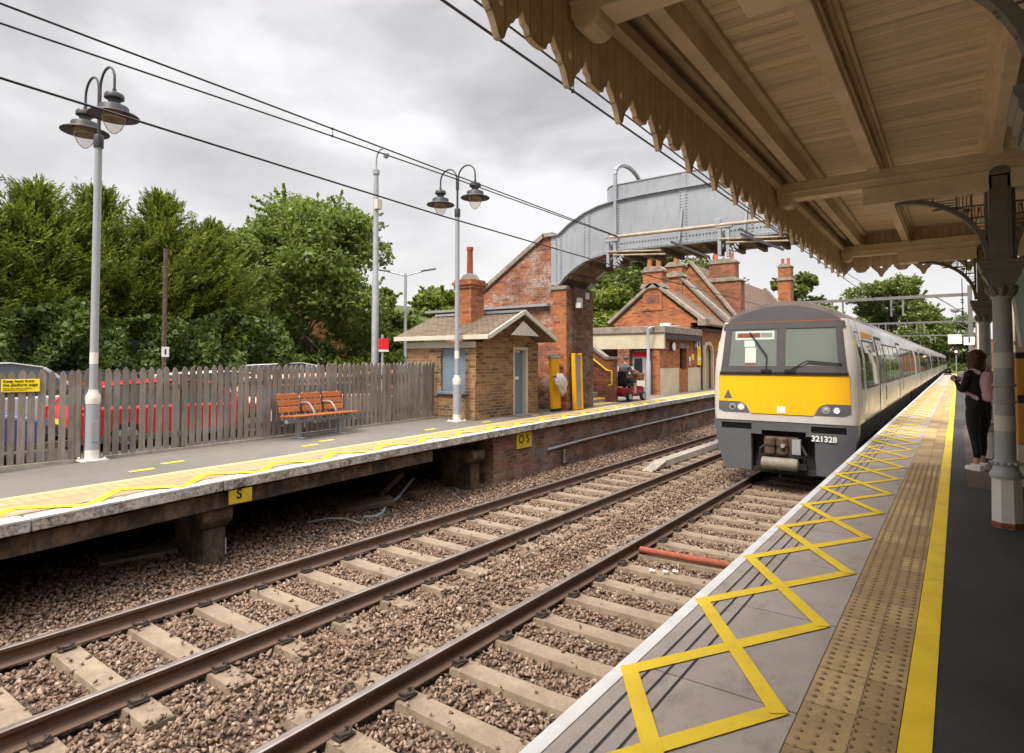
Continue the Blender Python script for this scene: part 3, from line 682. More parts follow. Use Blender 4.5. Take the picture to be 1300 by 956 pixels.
# ================================================================== LAMP POSTS
def lamp_post(x,y,label,armz=0.0):
    z=zL(y); r=thing('lamp_post',label,'lamp post',(x,y,z),world=False,group='twin lantern lamp posts on the far platform')
    b=MB(); b.box(-.17,.17,-.17,.17,.001,.022)
    for a in range(4): b.lathe([(.018,.02),(.018,.05),(.008,.055)],(.13*(1 if a%2 else -1),.13*(1 if a//2 else -1),0),6)
    b.build('base_plate',M['pole_white'],r)
    b=MB(); b.lathe([(.094,.02),(.094,.97),(.10,.97),(.10,.985),(.062,1.06)],n=20,m=0); o=b.build('base_column',M['pole_grey'],r,smooth=True)
    b=MB(); b.lathe([(.0965,.022),(.0965,.17)],n=20); b.build('white_band',M['pole_white'],r,smooth=True); b=MB(); b.lathe([(.0975,.88),(.102,.95),(.102,1.0),(.066,1.07),(.064,1.10)],n=20); b.build('white_band',M['pole_white'],r,smooth=True)
    b=MB(); b.box(.09,.103,-.045,.045,.30,.62); b.build('hatch_door',M['pole_grey'],r,bev=.004)
    b=MB(); b.lathe([(.058,1.05),(.052,4.92)],n=16); b.build('pole',M['pole_grey'],r,smooth=True)
    b=MB(); b.lathe([(.0585,1.50),(.0575,1.68)],n=16); b.build('white_band',M['pole_white'],r,smooth=True)
    b=MB(); b.lathe([(.066,4.9),(.07,4.92),(.07,5.08),(.062,5.10)],n=16); b.build('collar',M['dark_iron'],r,smooth=True)
    b=MB(); b.tube([(0,0,5.08),(0,0,5.85)],.026,10); b.build('stem',M['dark_iron'],r,smooth=True)
    for s in (-1,1):
        dz=.0 if s<0 else .0
        pts=[(s*.03,0,5.55),(s*.03,0,5.8)]
        for q in range(0,11): t=PI*q/10; pts.append((s*(.29-.26*math.cos(t)),0,5.85+.25*math.sin(t)+dz))
        pts.append((s*.55,0,5.66))
        b=MB(); b.tube(pts,.019,8); b.tube([(s*.55,0,5.70),(s*.55,0,5.62)],.028,8); b.build('arm',M['dark_iron'],r,smooth=True)
        b=MB(); prof=[(.0001,5.63),(.12,5.62),(.135,5.59),(.135,5.545),(.11,5.53),(.085,5.52),(.082,5.44),(.10,5.43),(.19,5.425),(.20,5.41),(.20,5.345),(.205,5.335),(.34,5.285),(.345,5.27),(.19,5.315),(.18,5.32),(.0001,5.33)]
        lan=MB(); lan.lathe(prof,(s*.55,0,0),24); L=lan.build('lantern',M['dark_iron'],r,smooth=True)
        ORG[L.name]=(0,0,0)
        g=MB(); g.lathe([(.165,5.33),(.163,5.27),(.145,5.18),(.10,5.08),(.04,5.015),(.0001,5.0)],(s*.55,0,0),20); g.build('glass_bowl',M['glass_lamp'],L,smooth=True)
        g=MB(); g.lathe([(.158,5.325),(.158,5.225),(.150,5.225),(.150,5.31)],(s*.55,0,0),20); g.build('reflector',M['timber_pale'],L,smooth=True)
    return r
lamp_post(-10.90,3.93,'grey lamp post with two hanging dark lanterns, standing at the picket fence')
lamp_post(-9.68,11.11,'grey lamp post with two hanging dark lanterns, in front of the small brick hut')
# ================================================================== BENCH
r=thing('bench','three seat bench of orange wood slats on a grey metal frame','bench',(-10.32,7.70,zL(7.7)),rz=R(2),world=False)
for k in range(3):
    y0=-.80+k*.535; y1=y0+.47
    b=MB()
    for q in range(3): 
        h=.50+q*.125; xx=-.20-q*.035
        b.hexa([(xx,y0,h),(xx+.03,y0,h-.008),(xx+.03,y1,h-.008),(xx,y1,h),(xx-.028,y0,h+.098),(xx+.002,y0,h+.09),(xx+.002,y1,h+.09),(xx-.028,y1,h+.098)])
    b.build('backrest',M['bench_wood'],r,bev=.006)
    b=MB()
    for q in range(4): xx=-.17+q*.125; b.box(xx,xx+.105,y0,y1+.03,.405+q*.006,.435+q*.006)
    b.build('seat',M['bench_wood'],r,bev=.006)
    for s in (y0+.07,y1-.07):
        b=MB(); b.tube([(-.30,s,.86),(-.22,s,.52),(-.19,s,.41),(-.10,s,.375),(.28,s,.395)],.017,6); b.build('frame_rib',M['galv'],r,smooth=True)
for yy in (-.27,.265):
    b=MB(); pts=[(-.24,yy,.66)]
    for q in range(7): t=q/6; pts.append((-.18+.34*t,yy,.66+.02*math.sin(PI*t)-.16*t**3))
    pts.append((.17,yy,.42)); b.tube(pts,.016,8); b.build('armrest',M['galv'],r,smooth=True)
b=MB(); b.box(-.04,.04,-.78,.78,.29,.36); b.build('beam',M['grey_paint'],r,bev=.008)
for yy in (-.5,.5):
    b=MB(); b.box(-.045,.045,yy-.045,yy+.045,.01,.30); b.box(-.20,.20,yy-.06,yy+.06,.002,.016); b.build('leg',M['grey_paint'],r,bev=.006)
# ================================================================== POLES IN THE CAR PARK
zc=.8
r=thing('camera_mast','tall slim grey mast with a hanging dome camera behind the fence','mast',(-12.5,11.05,zc))
b=MB(); X,Y=-12.5,11.05; b.lathe([(.095,zc),(.09,4.6),(.075,4.65),(.068,7.0),(.06,7.55)],(X,Y,0),14); b.build('pole',M['galv'],r,smooth=True)
b=MB(); b.lathe([(.09,7.5),(.09,7.62)],(X,Y,0),12); b.build('top_cap',M['galv'],r); b=MB(); b.box(X+.02,X+.16,Y-.09,Y-.07+.14,6.55,6.8); b.build('junction_box',M['cream_light'],r)
b=MB(); pts=[(X,Y,7.6),(X,Y,7.85)]+[(X+.19-.19*math.cos(PI*.85*q/8),Y,7.85+.30*math.sin(PI*q/10)) for q in range(1,9)]+[(X+.38,Y,8.02)]
b.tube(pts,.022,8); b.build('gooseneck',M['galv'],r,smooth=True)
b=MB(); b.lathe([(.03,8.02),(.075,7.99),(.075,7.93),(.06,7.88),(.0001,7.84)],(X+.38,Y,0),12); b.build('dome_camera',M['galv'],r,smooth=True)
r=thing('street_light','twin armed car park light beside the small brick hut','street light',(-19.6,19.05,.8))
X,Y=-19.6,19.05; b=MB(); b.lathe([(.11,.8),(.10,2.5),(.075,2.6),(.06,6.35)],(X,Y,0),12); b.build('pole',M['galv'],r,smooth=True)
for s in (-1,1):
    b=MB(); b.tube([(X,Y,6.25),(X+s*.35,Y+s*.2,6.36),(X+s*.7,Y+s*.42,6.46)],.035,8); b.build('arm',M['galv'],r,smooth=True)
    b=MB(); b.bar((X+s*.6,Y+s*.36,6.47),(X+s*1.15,Y+s*.70,6.56),.26,.07); b.build('lamp_head',M['grey_paint'],r,bev=.02)
r=thing('notice_post','red notice with a white foot strip on a post behind the fence','sign',(-14.2,12.85,.8))
X,Y=-14.2,12.85; b=MB(); b.tube([(X,Y,.8),(X,Y,3.32)],.04,8); b.build('post',M['galv'],r)
b=MB(); b.box(-.012,.012,-.15,.15,2.86,3.2); b.xf(Matrix.Translation((X+.05,Y,0))@Matrix.Rotation(R(-35),4,'Z')); b.build('plate',M['sign_red'],r)
b=MB(); b.box(-.012,.013,-.15,.15,2.80,2.855); b.xf(Matrix.Translation((X+.05,Y,0))@Matrix.Rotation(R(-35),4,'Z')); b.build('plate_foot',M['paper'],r)
r=thing('tree_stake_post','slim brown post with a small white plate in front of the ivy','post',(-16.7,7.62,.8))
X,Y=-16.7,7.62; b=MB(); b.tube([(X,Y,.8),(X,Y,5.45)],.055,8); b.build('post',M['bark'],r)
b=MB(); b.box(X+.06,X+.075,Y-.09,Y+.09,2.62,2.88); b.build('plate',M['paper'],r); b=MB(); b.box(X+.076,X+.08,Y-.02,Y+.02,2.68,2.82); b.build('mark',M['black'],r)
# ================================================================== HUT
z0=zL(11.5)-.05; HX,HY0,HY1,HXL=-9.42,11.5,14.22,-11.75
r=thing('brick_hut','small yellow brick hut with brown tiled roof and boarded window','hut',(-10.6,13.2,z0))
def wall_with_opening(mb,axis,c0,c1,d0,d1,zb,zt,ops):
    """wall slab between c0..c1 along its run, d0..d1 thick, rectangular openings (a,b,z0,z1)"""
    def bx(a,b_,za,zb2):
        if b_-a<1e-4 or zb2-za<1e-4: return
        if axis=='x': mb.box(a,b_,d0,d1,za,zb2)
        else: mb.box(d0,d1,a,b_,za,zb2)
    cur=c0
    for a,b_,za,zb2 in sorted(ops): bx(cur,a,zb,zt); bx(a,b_,zb,za); bx(a,b_,zb2,zt); cur=b_
    bx(cur,c1,zb,zt)
b=MB(); ze=2.98
wall_with_opening(b,'x',HXL,HX,HY0,HY0+.22,z0,ze,[(-10.55,-9.76,1.76,2.86)])
wall_with_opening(b,'y',HY0+.222,HY1,HX-.22,HX,z0,ze,[(13.08,13.66,z0,2.78)])
b.box(HXL,HXL+.22,HY0+.222,HY1,z0,ze); b.prism([(HY0+.25,ze),(HY1,ze),(12.76,3.66)],'x',HX-.2,HX-.004)
b.box(-9.48,-9.405,HY0-.05,HY0+.55,z0,2.0)
b.build('wall',M['brick_london'],r)
b=MB(); b.box(-10.57,-9.74,HY0+.06,HY0+.10,1.76,2.86); wd=b.build('window',M['slate_blue'],r); b=MB(); b.box(-10.66,-9.66,HY0-.07,HY0+.1,1.69,1.76); b.build('sill',M['slate_blue'],wd,bev=.008)
b=MB(); b.box(HX-.14,HX-.10,13.10,13.60,z0+.06,2.74); dr=b.build('door',M['slate_blue'],r)
b=MB(); b.box(HX-.16,HX+.015,13.60,13.70,z0+.06,2.80); b.box(HX-.16,HX+.012,13.04,13.098,z0+.06,2.80); b.box(HX-.16,HX+.010,13.04,13.70,2.80,2.88); b.build('door_frame',M['cream_light'],dr)
b=MB(); b.box(HX-.099,HX-.095,13.16,13.42,2.02,2.10); b.build('notice',M['paper'],dr)
b=MB(); b.box(HX-.05,HX+.28,13.0,13.75,z0,z0+.075); b.build('door_step',M['concrete'],r)
# roof
yr=12.76; zr=3.69; ov=.20
b=MB(); th=.07
b.hexa([(HXL-.25,HY0-ov,3.08-.0),(HX+.55,HY0-ov,3.08),(HX+.55,yr,zr),(HXL-.25,yr,zr),(HXL-.25,HY0-ov,3.08+th),(HX+.55,HY0-ov,3.08+th),(HX+.55,yr,zr+th),(HXL-.25,yr,zr+th)])
b.hexa([(HXL-.25,HY1+.05,3.02),(HX+.55,HY1+.05,3.02),(HX+.55,yr+.002,zr),(HXL-.25,yr+.002,zr),(HXL-.25,HY1+.05,3.02+th),(HX+.55,HY1+.05,3.02+th),(HX+.55,yr+.002,zr+th),(HXL-.25,yr+.002,zr+th)])
b.build('roof',M['tiles_brown'],r)
b=MB(); b.bar((HXL-.1,yr,zr+.09),(HX+.57,yr,zr+.09),.2,.06); b.build('ridge',M['galv'],r)
b=MB(); b.box(HXL-.26,HX+.56,HY0-ov-.045,HY0-ov-.003,3.03,3.14); b.box(HXL-.02,HX+.005,HY0-.03,HY0-.003,2.84,2.99); b.build('fascia',M['cream_light'],r,bev=.006)
b=MB(); g=HX+.57
for s,ye in ((1,HY0-ov),(-1,HY1+.05)):
    b.bar((g,ye,3.09),(g,yr,zr+.07),.045,.10,up=(0,0,1))
b.build('barge_board',M['cream_light'],r)
b=MB(); b.prism([(HY0+.75,3.16),(HY1-.75,3.16),(yr,3.52)],'x',HX+.50,HX+.53); b.build('gable_board',M['cream_light'],r)
# chimney
b=MB(); cx,cy=-10.32,12.35; b.box(cx-.26,cx+.26,cy-.26,cy+.26,3.2,4.40); b.box(cx-.30,cx+.30,cy-.30,cy+.30,4.40,4.48); b.box(cx-.34,cx+.34,cy-.34,cy+.34,4.48,4.56); b.box(cx-.29,cx+.29,cy-.29,cy+.29,4.56,4.62)
ch=b.build('chimney',M['brick_orange'],r); b=MB(); b.lathe([(.28,4.62),(.19,4.76),(.10,4.80)],(cx,cy,0),12); b.build('flaunching',M['stone'],ch,smooth=True)
b=MB(); b.lathe([(.085,4.78),(.075,5.40),(.09,5.42),(.09,5.5),(.075,5.5)],(cx,cy,0),14); b.build('chimney_pot',M['terracotta'],ch,smooth=True)
# ================================================================== FOOTBRIDGE
BY0,BY1=15.05,16.62
r=thing('footbridge','grey riveted steel footbridge with brick stair tower crossing both tracks','footbridge',(-9.3,15.8,zL(15.8)))
zp=zL(15)-.05
# brick stair wall (front) and pier
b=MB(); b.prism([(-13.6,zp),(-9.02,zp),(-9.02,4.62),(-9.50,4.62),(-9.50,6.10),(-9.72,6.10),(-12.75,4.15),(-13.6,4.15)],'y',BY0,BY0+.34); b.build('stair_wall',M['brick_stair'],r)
b=MB(); b.prism([(-13.6,zp),(-9.9,zp),(-9.9,6.0),(-12.75,4.15),(-13.6,4.15)],'y',BY1-.3,BY1); b.build('stair_wall',M['brick_red'],r)
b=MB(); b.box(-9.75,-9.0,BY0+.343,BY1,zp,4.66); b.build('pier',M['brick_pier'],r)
b=MB(); b.box(-9.44,-8.985,BY0-.035,BY0-.003,zp,4.55); b.build('pier_front',M['brick_orange'],r)
b=MB(); b.box(-9.52,-8.95,BY0-.08,BY0+.12,4.55,4.66); b.build('pier_cap',M['stone'],r,bev=.02)
b=MB(); b.bar((-12.85,BY0+.15,4.22),(-9.72,BY0+.15,6.20),.46,.13); b.bar((-9.78,BY0+.15,6.18),(-9.42,BY0+.15,6.18),.46,.13); b.build('coping',M['stone'],r,bev=.015)
b=MB(); b.prism([(-13.6,4.2),(-13.6,zp+.1),(-9.9,zp+.1),(-9.9,5.1),(-10.3,5.1),(-12.8,3.4)],'y',BY0+.35,BY1-.31); b.build('stair_flight',M['deck_wood'],r)
b=MB(); b.box(-14.4,-9.55,BY0-.16,BY0-.003,4.10,4.17); b.build('gutter_ledge',M['galv'],r)
# girders
top=[(-9.50,6.14),(-9.24,6.15),(-8.9,6.40),(-8.39,6.65),(-7.96,6.78),(-7.43,6.86),(-6.6,6.89),(-5.67,6.90),(-4.4,6.90),(-2,6.90),(0.4,6.90)]
bot=[(-9.50,4.72),(-9.24,4.68),(-9.05,4.88),(-8.83,5.05),(-8.62,5.18),(-8.4,5.28),(-8.1,5.37),(-7.77,5.43),(-7.3,5.47),(-5.9,5.46),(-4.4,5.46),(-2,5.46),(.4,5.46)]
def girder(y,nm):
    b=MB(); b.prism(top+bot[::-1],'y',y-.012,y+.012); g=b.build(nm,M['bridge_paint'],r)
    b=MB()
    for path,w,dz in ((top,.17,.0),(bot,.17,.0)):
        for p,q in zip(path[:-1],path[1:]): b.bar((p[0],y,p[1]+dz),(q[0],y,q[1]+dz),w,.03)
    # stiffeners and rivets
    for x in (-9.24,-8.32,-7.42,-5.55,-3.95,-2.2,-.6):
        zt=np.interp(x,[p[0] for p in top],[p[1] for p in top]); zb_=np.interp(x,[p[0] for p in bot],[p[1] for p in bot])
        sgn=-1 if y<15.8 else 1
        b.box(x-.10,x+.10,y+sgn*.0125,y+sgn*.024,zb_+.02,zt-.02); 
        if x>-8: b.bar((x-.02,y+sgn*.05,zt-.55),(x-.09,y+sgn*.12,zb_+.05),.035,.05)
    b.build('flange',M['bridge_paint'],g)
    b=MB(); sgn=-1 if y<15.8 else 1
    def riv(x,z): b.lathe([(.022,0),(.018,.018),(.0001,.026)],(x,y+sgn*.022,z),6,rot=Matrix.Rotation(R(90 if sgn<0 else -90),3,'X'))
    if y<15.8:
        for x in (-9.24,-8.32,-7.42,-5.55,-3.95,-2.2):
            zt=np.interp(x,[p[0] for p in top],[p[1] for p in top]); zb_=np.interp(x,[p[0] for p in bot],[p[1] for p in bot])
            for s in (-.07,.07):
                z=zb_+.06
                while z<zt-.05: riv(x+s,z); z+=.075
        x=-9.3
        while x<-2.2:
            zt=np.interp(x,[p[0] for p in top],[p[1] for p in top]); zb_=np.interp(x,[p[0] for p in bot],[p[1] for p in bot]); riv(x,zt-.05); riv(x,zb_+.05); 
            if x>-7.4: riv(x,zb_+.22)
            x+=.085
        o=b.build('rivets',M['bridge_paint'],g); o['kind']='stuff'
    return g
girder(BY0,'girder'); girder(BY1,'girder')
for y in (BY0+.03,BY1-.03):
    b=MB(); up=[(-7.70,6.86),(-7.70,7.2),(-7.65,7.27),(-7.56,7.30),(-5.5,7.31),(.4,7.31),(.4,6.9)]; b.prism(up,'y',y-.008,y+.008); 
    for p,q in zip(up[1:-2],up[2:-1]): b.bar((p[0],y,p[1]),(q[0],y,q[1]),.06,.02)
    b.box(-5.60,-5.48,y-.02,y+.02,6.9,7.3); b.build('parapet_plate',M['bridge_paint'],r)
b=MB()
for p,q in zip(bot[1:-1],bot[2:]): b.bar((p[0],15.83,p[1]+.03),(q[0],15.83,q[1]+.03),BY1-BY0-.06,.06)
b.build('deck',M['deck_wood'],r)
b=MB()
for x in np.arange(-8.9,.4,.55):
    zz=np.interp(x,[p[0] for p in bot],[p[1] for p in bot]); b.box(x-.05,x+.05,BY0+.02,BY1-.02,zz-.14,zz-.002)
b.build('joists',M['deck_wood'],r)
# hoop over the walkway
b=MB(); y0,y1=BY0-.06,BY1+.06; pts=[(-7.42,y0,5.6),(-7.42,y0,7.55)]+[(-7.42,(y0+y1)/2-(y1-y0)/2*math.cos(PI*q/10),7.55+.42*math.sin(PI*q/10)) for q in range(1,10)]+[(-7.42,y1,7.55),(-7.42,y1,5.6)]
for p,q in zip(pts[:-1],pts[1:]): b.bar(p,q,.09,.09,up=(1,0,0))
b.build('hoop',M['bridge_paint'],r,bev=.01)
# near end tower hidden behind the canopy
b=MB(); b.box(1.05,1.6,BY0,BY1,.5,5.4); b.box(1.6,4.0,BY0,BY1,.5,4.2); b.build('pier',M['brick_pier'],r)
b=MB(); b.box(.42,1.6,BY0,BY0+.02,5.41,7.0); b.box(.42,1.6,BY1-.02,BY1,5.41,7.0); b.build('parapet_plate',M['bridge_paint'],r)
# stair at platform level under the arch
r2=thing('platform_stair','brick walled stair with yellow step edges beside the footbridge pier','stair',(-9.9,17.8,zL(17.8)))
zs=zL(17.8)-.02
b=MB(); 
for k in range(9): b.box(-9.62-.27*(k+1),-9.62-.27*k,16.98,18.6,zs-.3,zs+.175*(k+1))
b.build('steps',M['concrete'],r2)
for k in range(9):
    b=MB(); x=-9.62-.27*k; b.box(x-.07,x+.006,16.98,18.6,zs+.175*(k+1)-.05,zs+.175*(k+1)+.004); b.build('step_edge',M['yellow_paint'] if k%2==0 else M['timber_pale'],r2)
b=MB(); b.prism([(-13.5,zs-.3),(-9.3,zs-.3),(-9.3,2.55),(-9.62,2.55),(-11.6,3.95),(-13.5,3.95)],'y',18.62,18.86); b.build('side_wall',M['brick_red'],r2)
b=MB(); b.bar((-9.22,18.74,2.61),(-9.64,18.74,2.61),.32,.1); b.bar((-9.6,18.74,2.6),(-11.6,18.74,4.02),.32,.1); b.build('coping',M['stone'],r2,bev=.01)
b=MB(); b.tube([(-11.3,18.52,3.48),(-9.5,18.52,2.20),(-9.33,18.52,2.18),(-9.33,18.52,1.72),(-9.45,18.52,1.7)],.03,8); b.build('handrail',M['yellow_paint'],r2,smooth=True)
b=MB(); b.box(-9.6,-9.1,16.98,18.6,zs,zs+.028); b.build('landing_strip',M['buff_yellow'],r2)
# yellow ramps against the pier and wall
def ramp(label,x,y,w,h,kind):
    z=zL(y); r=thing('boarding_ramp',label,'ramp',(x,y,z),rz=R(-4),world=False,group='yellow boarding ramps')
    if kind:
        b=MB(); b.box(-.03,.05,-w/2+.045,w/2-.045,.06,h-.05); b.build('deck',M['grey_paint'],r)
        for s in (-1,1): b=MB(); b.box(-.04,.08,s*w/2-.03,s*w/2+.03,.0,h); b.build('side_rail',M['ramp_yellow'],r,bev=.008)
        b=MB(); b.box(-.04,.07,-w/2,w/2,.02,.06); b.box(-.04,.07,-w/2,w/2,h-.06,h-.02); b.build('cross_bar',M['ramp_yellow'],r)
    else:
        b=MB(); b.box(-.05,.07,-w/2,w/2,.08,h-.12); b.build('deck',M['ramp_yellow'],r,bev=.01)
        b=MB(); b.box(-.07,.09,-w/2-.05,w/2+.05,h-.12,h-.05); b.box(-.05,.07,-w/2+.05,w/2-.05,h-.05,h+.0); b.build('head',M['grey_paint'],r,bev=.01)
        b=MB(); b.box(-.05,.07,-w/2,w/2,.0,.08); b.build('foot',M['black'],r)
    r.rotation_euler=(0,R(-3 if not kind else -1.5),R(-2)); return r
ramp('solid yellow folded ramp with grey head, leaning beside the hut door',-9.10,14.62,.36,1.60,0)
ramp('yellow edged ramp with grey deck, leaning on the bridge pier',-8.86,15.42,.35,1.62,1)
r=thing('plastic_bag','clear crumpled plastic bag hanging on the yellow ramp','bag',(-8.90,14.50,2.06),world=False)
bm=bmesh.new(); bmesh.ops.create_icosphere(bm,subdivisions=4,radius=1)
for v in bm.verts:
    p=v.co; q=Vector((p.x*.13,p.y*.25+(-p.z)*.12,p.z*.30)); q*=1+.10*math.sin(p.x*5+p.z*4)*math.cos(p.y*5)+.035*math.sin(p.z*17+p.y*11); 
    if p.z<-.2: q.y*=.75
    v.co=q+Vector((.02,.06,-.18))
me=bpy.data.meshes.new('film'); bm.to_mesh(me); bm.free(); me.materials.append(M['plastic_bag']); o=bpy.data.objects.new('film',me); COL.objects.link(o); o.parent=r
b=MB(); b.tube([(-.05,-.25,.02),(.05,-.05,.06),(.06,.22,.04)],.022,6); b.build('neck_tie',M['dark_iron'],r)
# wall fittings on the pier
b=MB(); b.box(-8.99,-8.90,15.6,15.82,4.18,4.36); b.box(-8.96,-8.8,15.5,15.64,4.05,4.2); tag(b.build('camera_box',M['paper'],bev=.01),'small white camera box on the footbridge pier','camera')
b=MB(); b.box(-8.99,-8.93,16.1,16.28,4.36,4.55); tag(b.build('wall_box',M['paper'],bev=.01),'plain white box high on the footbridge pier under the arch','box')
# ================================================================== STATION HOUSE
zs=zL(25)-.05
r=thing('station_house','orange brick station house with steep stone edged gables and tall chimneys','house',(-11.5,30,zs))
WX=-9.5
b=MB()
wall_with_opening(b,'y',23.0,27.35,WX-.3,WX,zs,3.45,[(25.15,26.0,zs+1.0,3.05)])
b.box(-13.6,WX-.302,27.35,27.65,zs,4.25); b.prism([(-13.75,4.25),(-9.42,4.25),(-11.58,6.0)],'y',27.35,27.65)
wall_with_opening(b,'y',27.652,52,WX-.32,WX-.02,zs,4.05,[(28.15,29.45,zs,3.25),(30.4,31.4,zs+.9,3.3),(33.2,34.6,zs,3.3),(36.5,37.6,zs+.9,3.3)])
b.prism([(-14.6,4.3),(-9.40,4.3),(-11.95,6.95)],'y',31.0,31.35); b.prism([(-15.6,4.05),(-9.2,4.05),(-12.4,8.0)],'y',51.4,51.75); b.prism([(-15.6,4.05),(-9.2,4.05),(-12.4,8.0)],'y',34.52,34.8)
b.build('wall',M['brick_orange'],r)
b=MB(); b.box(WX-.01,WX+.012,23.05,25.05,zs,2.22); b.box(WX-.01,WX+.012,26.1,28.1,zs,2.22); b.box(WX-.28,WX-.24,25.15,26.0,1.2,2.2); b.build('lower_panel',M['beige_panel'],r)
b=MB(); b.box(WX-.25,WX-.22,25.15,26.0,2.2,3.05); w=b.build('window',M['glass_dark'],r); b=MB(); b.box(WX-.2,WX+.02,25.05,26.1,3.05,3.28); b.build('lintel',M['stone'],w)
# arched door
b=MB(); pts=[(28.2,zs),(28.2,2.9)]+[(28.8-.6*math.cos(PI*q/8),2.9+.45*math.sin(PI*q/8)) for q in range(1,8)]+[(29.4,2.9),(29.4,zs)]
b.prism(pts,'x',WX-.2,WX-.14); d=b.build('door',M['timber_pale'],r)
b=MB()
for p,q in zip(pts[:-1],pts[1:]): b.bar((WX-.0,p[0],p[1]),(WX-.0,q[0],q[1]),.12,.12,up=(1,0,0))
b.build('door_surround',M['beige_panel'],d)
b=MB()
for a,c,z_,zt in ((30.4,31.4,zs+.9,3.3),(33.2,34.6,zs,3.3),(36.5,37.6,zs+.9,3.3)): b.box(WX-.25,WX-.2,a,c,z_,zt)
b.build('window',M['glass_dark'],r)
# roofs
def gable_roof(xc,zr,xe,ze,y0,y1,mat,xl=None):
    xl=xl if xl is not None else 2*xc-xe; b=MB(); t=.1
    for x,z in ((xe,ze),(xl,ze)):
        b.hexa([(xc,y0,zr),(x,y0,z),(x,y1,z),(xc,y1,zr),(xc,y0,zr+t),(x,y0,z+t),(x,y1,z+t),(xc,y1,zr+t)])
    return b.build('roof',mat,r)
gable_roof(-11.58,5.95,-9.2,4.12,27.5,31.2,M['tiles_red'])
gable_roof(-11.95,6.85,-9.15,4.0,31.2,34.5,M['tiles_brown'])
gable_roof(-12.4,8.05,-9.15,4.0,34.5,51.8,M['tiles_red'])
def cop(xc,zr,xe,ze,y,xl=None):
    xl=xl if xl is not None else 2*xc-xe; b=MB()
    b.bar((xe,y,ze+.12),(xc,y,zr+.22),.5,.14); b.bar((xl,y,ze+.12),(xc,y,zr+.22),.5,.14); b.box(xe-.18,xe+.2,y-.27,y+.27,ze-.15,ze+.16); b.build('gable_coping',M['stone'],r,bev=.015)
cop(-11.58,6.0,-9.25,4.25,27.45); cop(-11.95,6.95,-9.1,4.35,31.15); cop(-12.4,8.1,-9.2,4.2,51.8); cop(-12.4,8.02,-9.15,4.0,34.62)
def chimney(xc,y,w,d,zb,zt,band,pots,wide=None):
    b=MB(); b.box(xc-w/2,xc+w/2,y-d/2,y+d/2,zb,zt)
    if wide: b.box(xc-wide/2,xc+wide/2,y-d/2-.02,y+d/2+.02,zb,band-.001)
    c=b.build('chimney',M['brick_orange'] if not wide else M['brick_red'],r)
    b=MB(); ww=wide or w
    b.prism([(xc-ww/2-.12,band),(xc+ww/2+.12,band),(xc+w/2+.02,band+.22),(xc-w/2-.02,band+.22)],'y',y-d/2-.1,y+d/2+.1); b.build('shoulder',M['stone'],c)
    b=MB(); b.box(xc-w/2-.06,xc+w/2+.06,y-d/2-.06,y+d/2+.06,zt,zt+.09); b.prism([(xc-w/2-.04,zt+.09),(xc+w/2+.04,zt+.09),(xc+w/2-.12,zt+.26),(xc-w/2+.12,zt+.26)],'y',y-d/2,y+d/2); b.build('cap',M['stone'],c)
    n=len(pots)
    for px in pots: b=MB(); b.lathe([(.13,zt+.2),(.11,zt+.62),(.13,zt+.64),(.13,zt+.7),(.1,zt+.7)],(xc+px,y,0),12); b.build('chimney_pot',M['terracotta'],c,smooth=True)
chimney(-11.62,27.6,.95,.6,4.9,6.72,5.95,(-.25,.2)); chimney(-11.95,31.24,.85,.6,5.2,7.45,6.9,(0,))
chimney(-10.85,35.8,1.5,.7,4.6,8.1,7.05,(-.45,.45),wide=2.1); chimney(-10.5,50,.9,.9,6.8,9.6,8.6,(-.2,.2))
b=MB(); b.lathe([(.14,0),(.14,.05)],(-11.62,27.30,5.45),8,rot=Matrix.Rotation(R(90),3,'X')); b.box(-11.95,-11.29,27.28,27.345,5.25,5.65); b.build('date_panel',M['brick_red'],r)
b=MB(); b.box(WX-.02,WX+.12,27.7,52,3.92,4.02); b.tube([(WX+.06,27.75,3.95),(WX+.06,27.75,zs)],.04,8); b.build('gutter',M['brown_trim'],r)
# flat roofed shelter in front
q=thing('platform_shelter','flat roofed cream shelter with brick pier in front of the station house','shelter',(-11,23,zs))
b=MB(); b.box(-15,-9.25,22.9,27.3,3.62,3.9); b.build('roof',M['stone'],q,bev=.02)
b=MB(); b.box(-15,-9.30,22.96,23.1,3.0,3.615); b.build('fascia',M['beige_panel'],q)
b=MB(); b.box(-9.40,-9.28,23.15,27.25,3.38,3.6); b.build('side_beam',M['brown_trim'],q)
b=MB(); b.box(-11.3,-10.78,22.95,23.4,zs,2.99); b.build('pier',M['brick_red'],q)
b=MB(); b.box(-11.28,-10.6,22.93,22.948,zs+.85,zs+1.15); b.build('notice',M['beige_panel'],q)
b=MB(); b.box(-15,-9.9,26.9,27.2,zs,3.6); b.build('back_wall',M['brick_red'],q)
b=MB(); b.box(-9.98,-9.82,23.05,23.16,zs,3.0); b.build('post',M['brown_trim'],q)
tm=thing('ticket_machine','grey ticket machine standing in the cream shelter','machine',(-10.5,23.3,zs)); b=MB(); b.box(-10.76,-10.05,23.2,23.8,zs,2.95); b.build('body',M['galv'],tm,bev=.02)
b=MB(); b.box(-10.66,-10.32,23.17,23.199,2.0,2.62); b.build('screen',M['black'],tm); b=MB(); b.box(-10.7,-10.12,23.175,23.198,2.68,2.88); b.build('header',M['red_plastic'],tm); b=MB(); b.box(-10.62,-10.2,23.176,23.198,1.45,1.9); b.build('keypad',M['cream_light'],tm)
q=thing('bracket_pole','grey steel pole with a bent top bracket in front of the shelter','pole',(-9.75,22.55,zs))
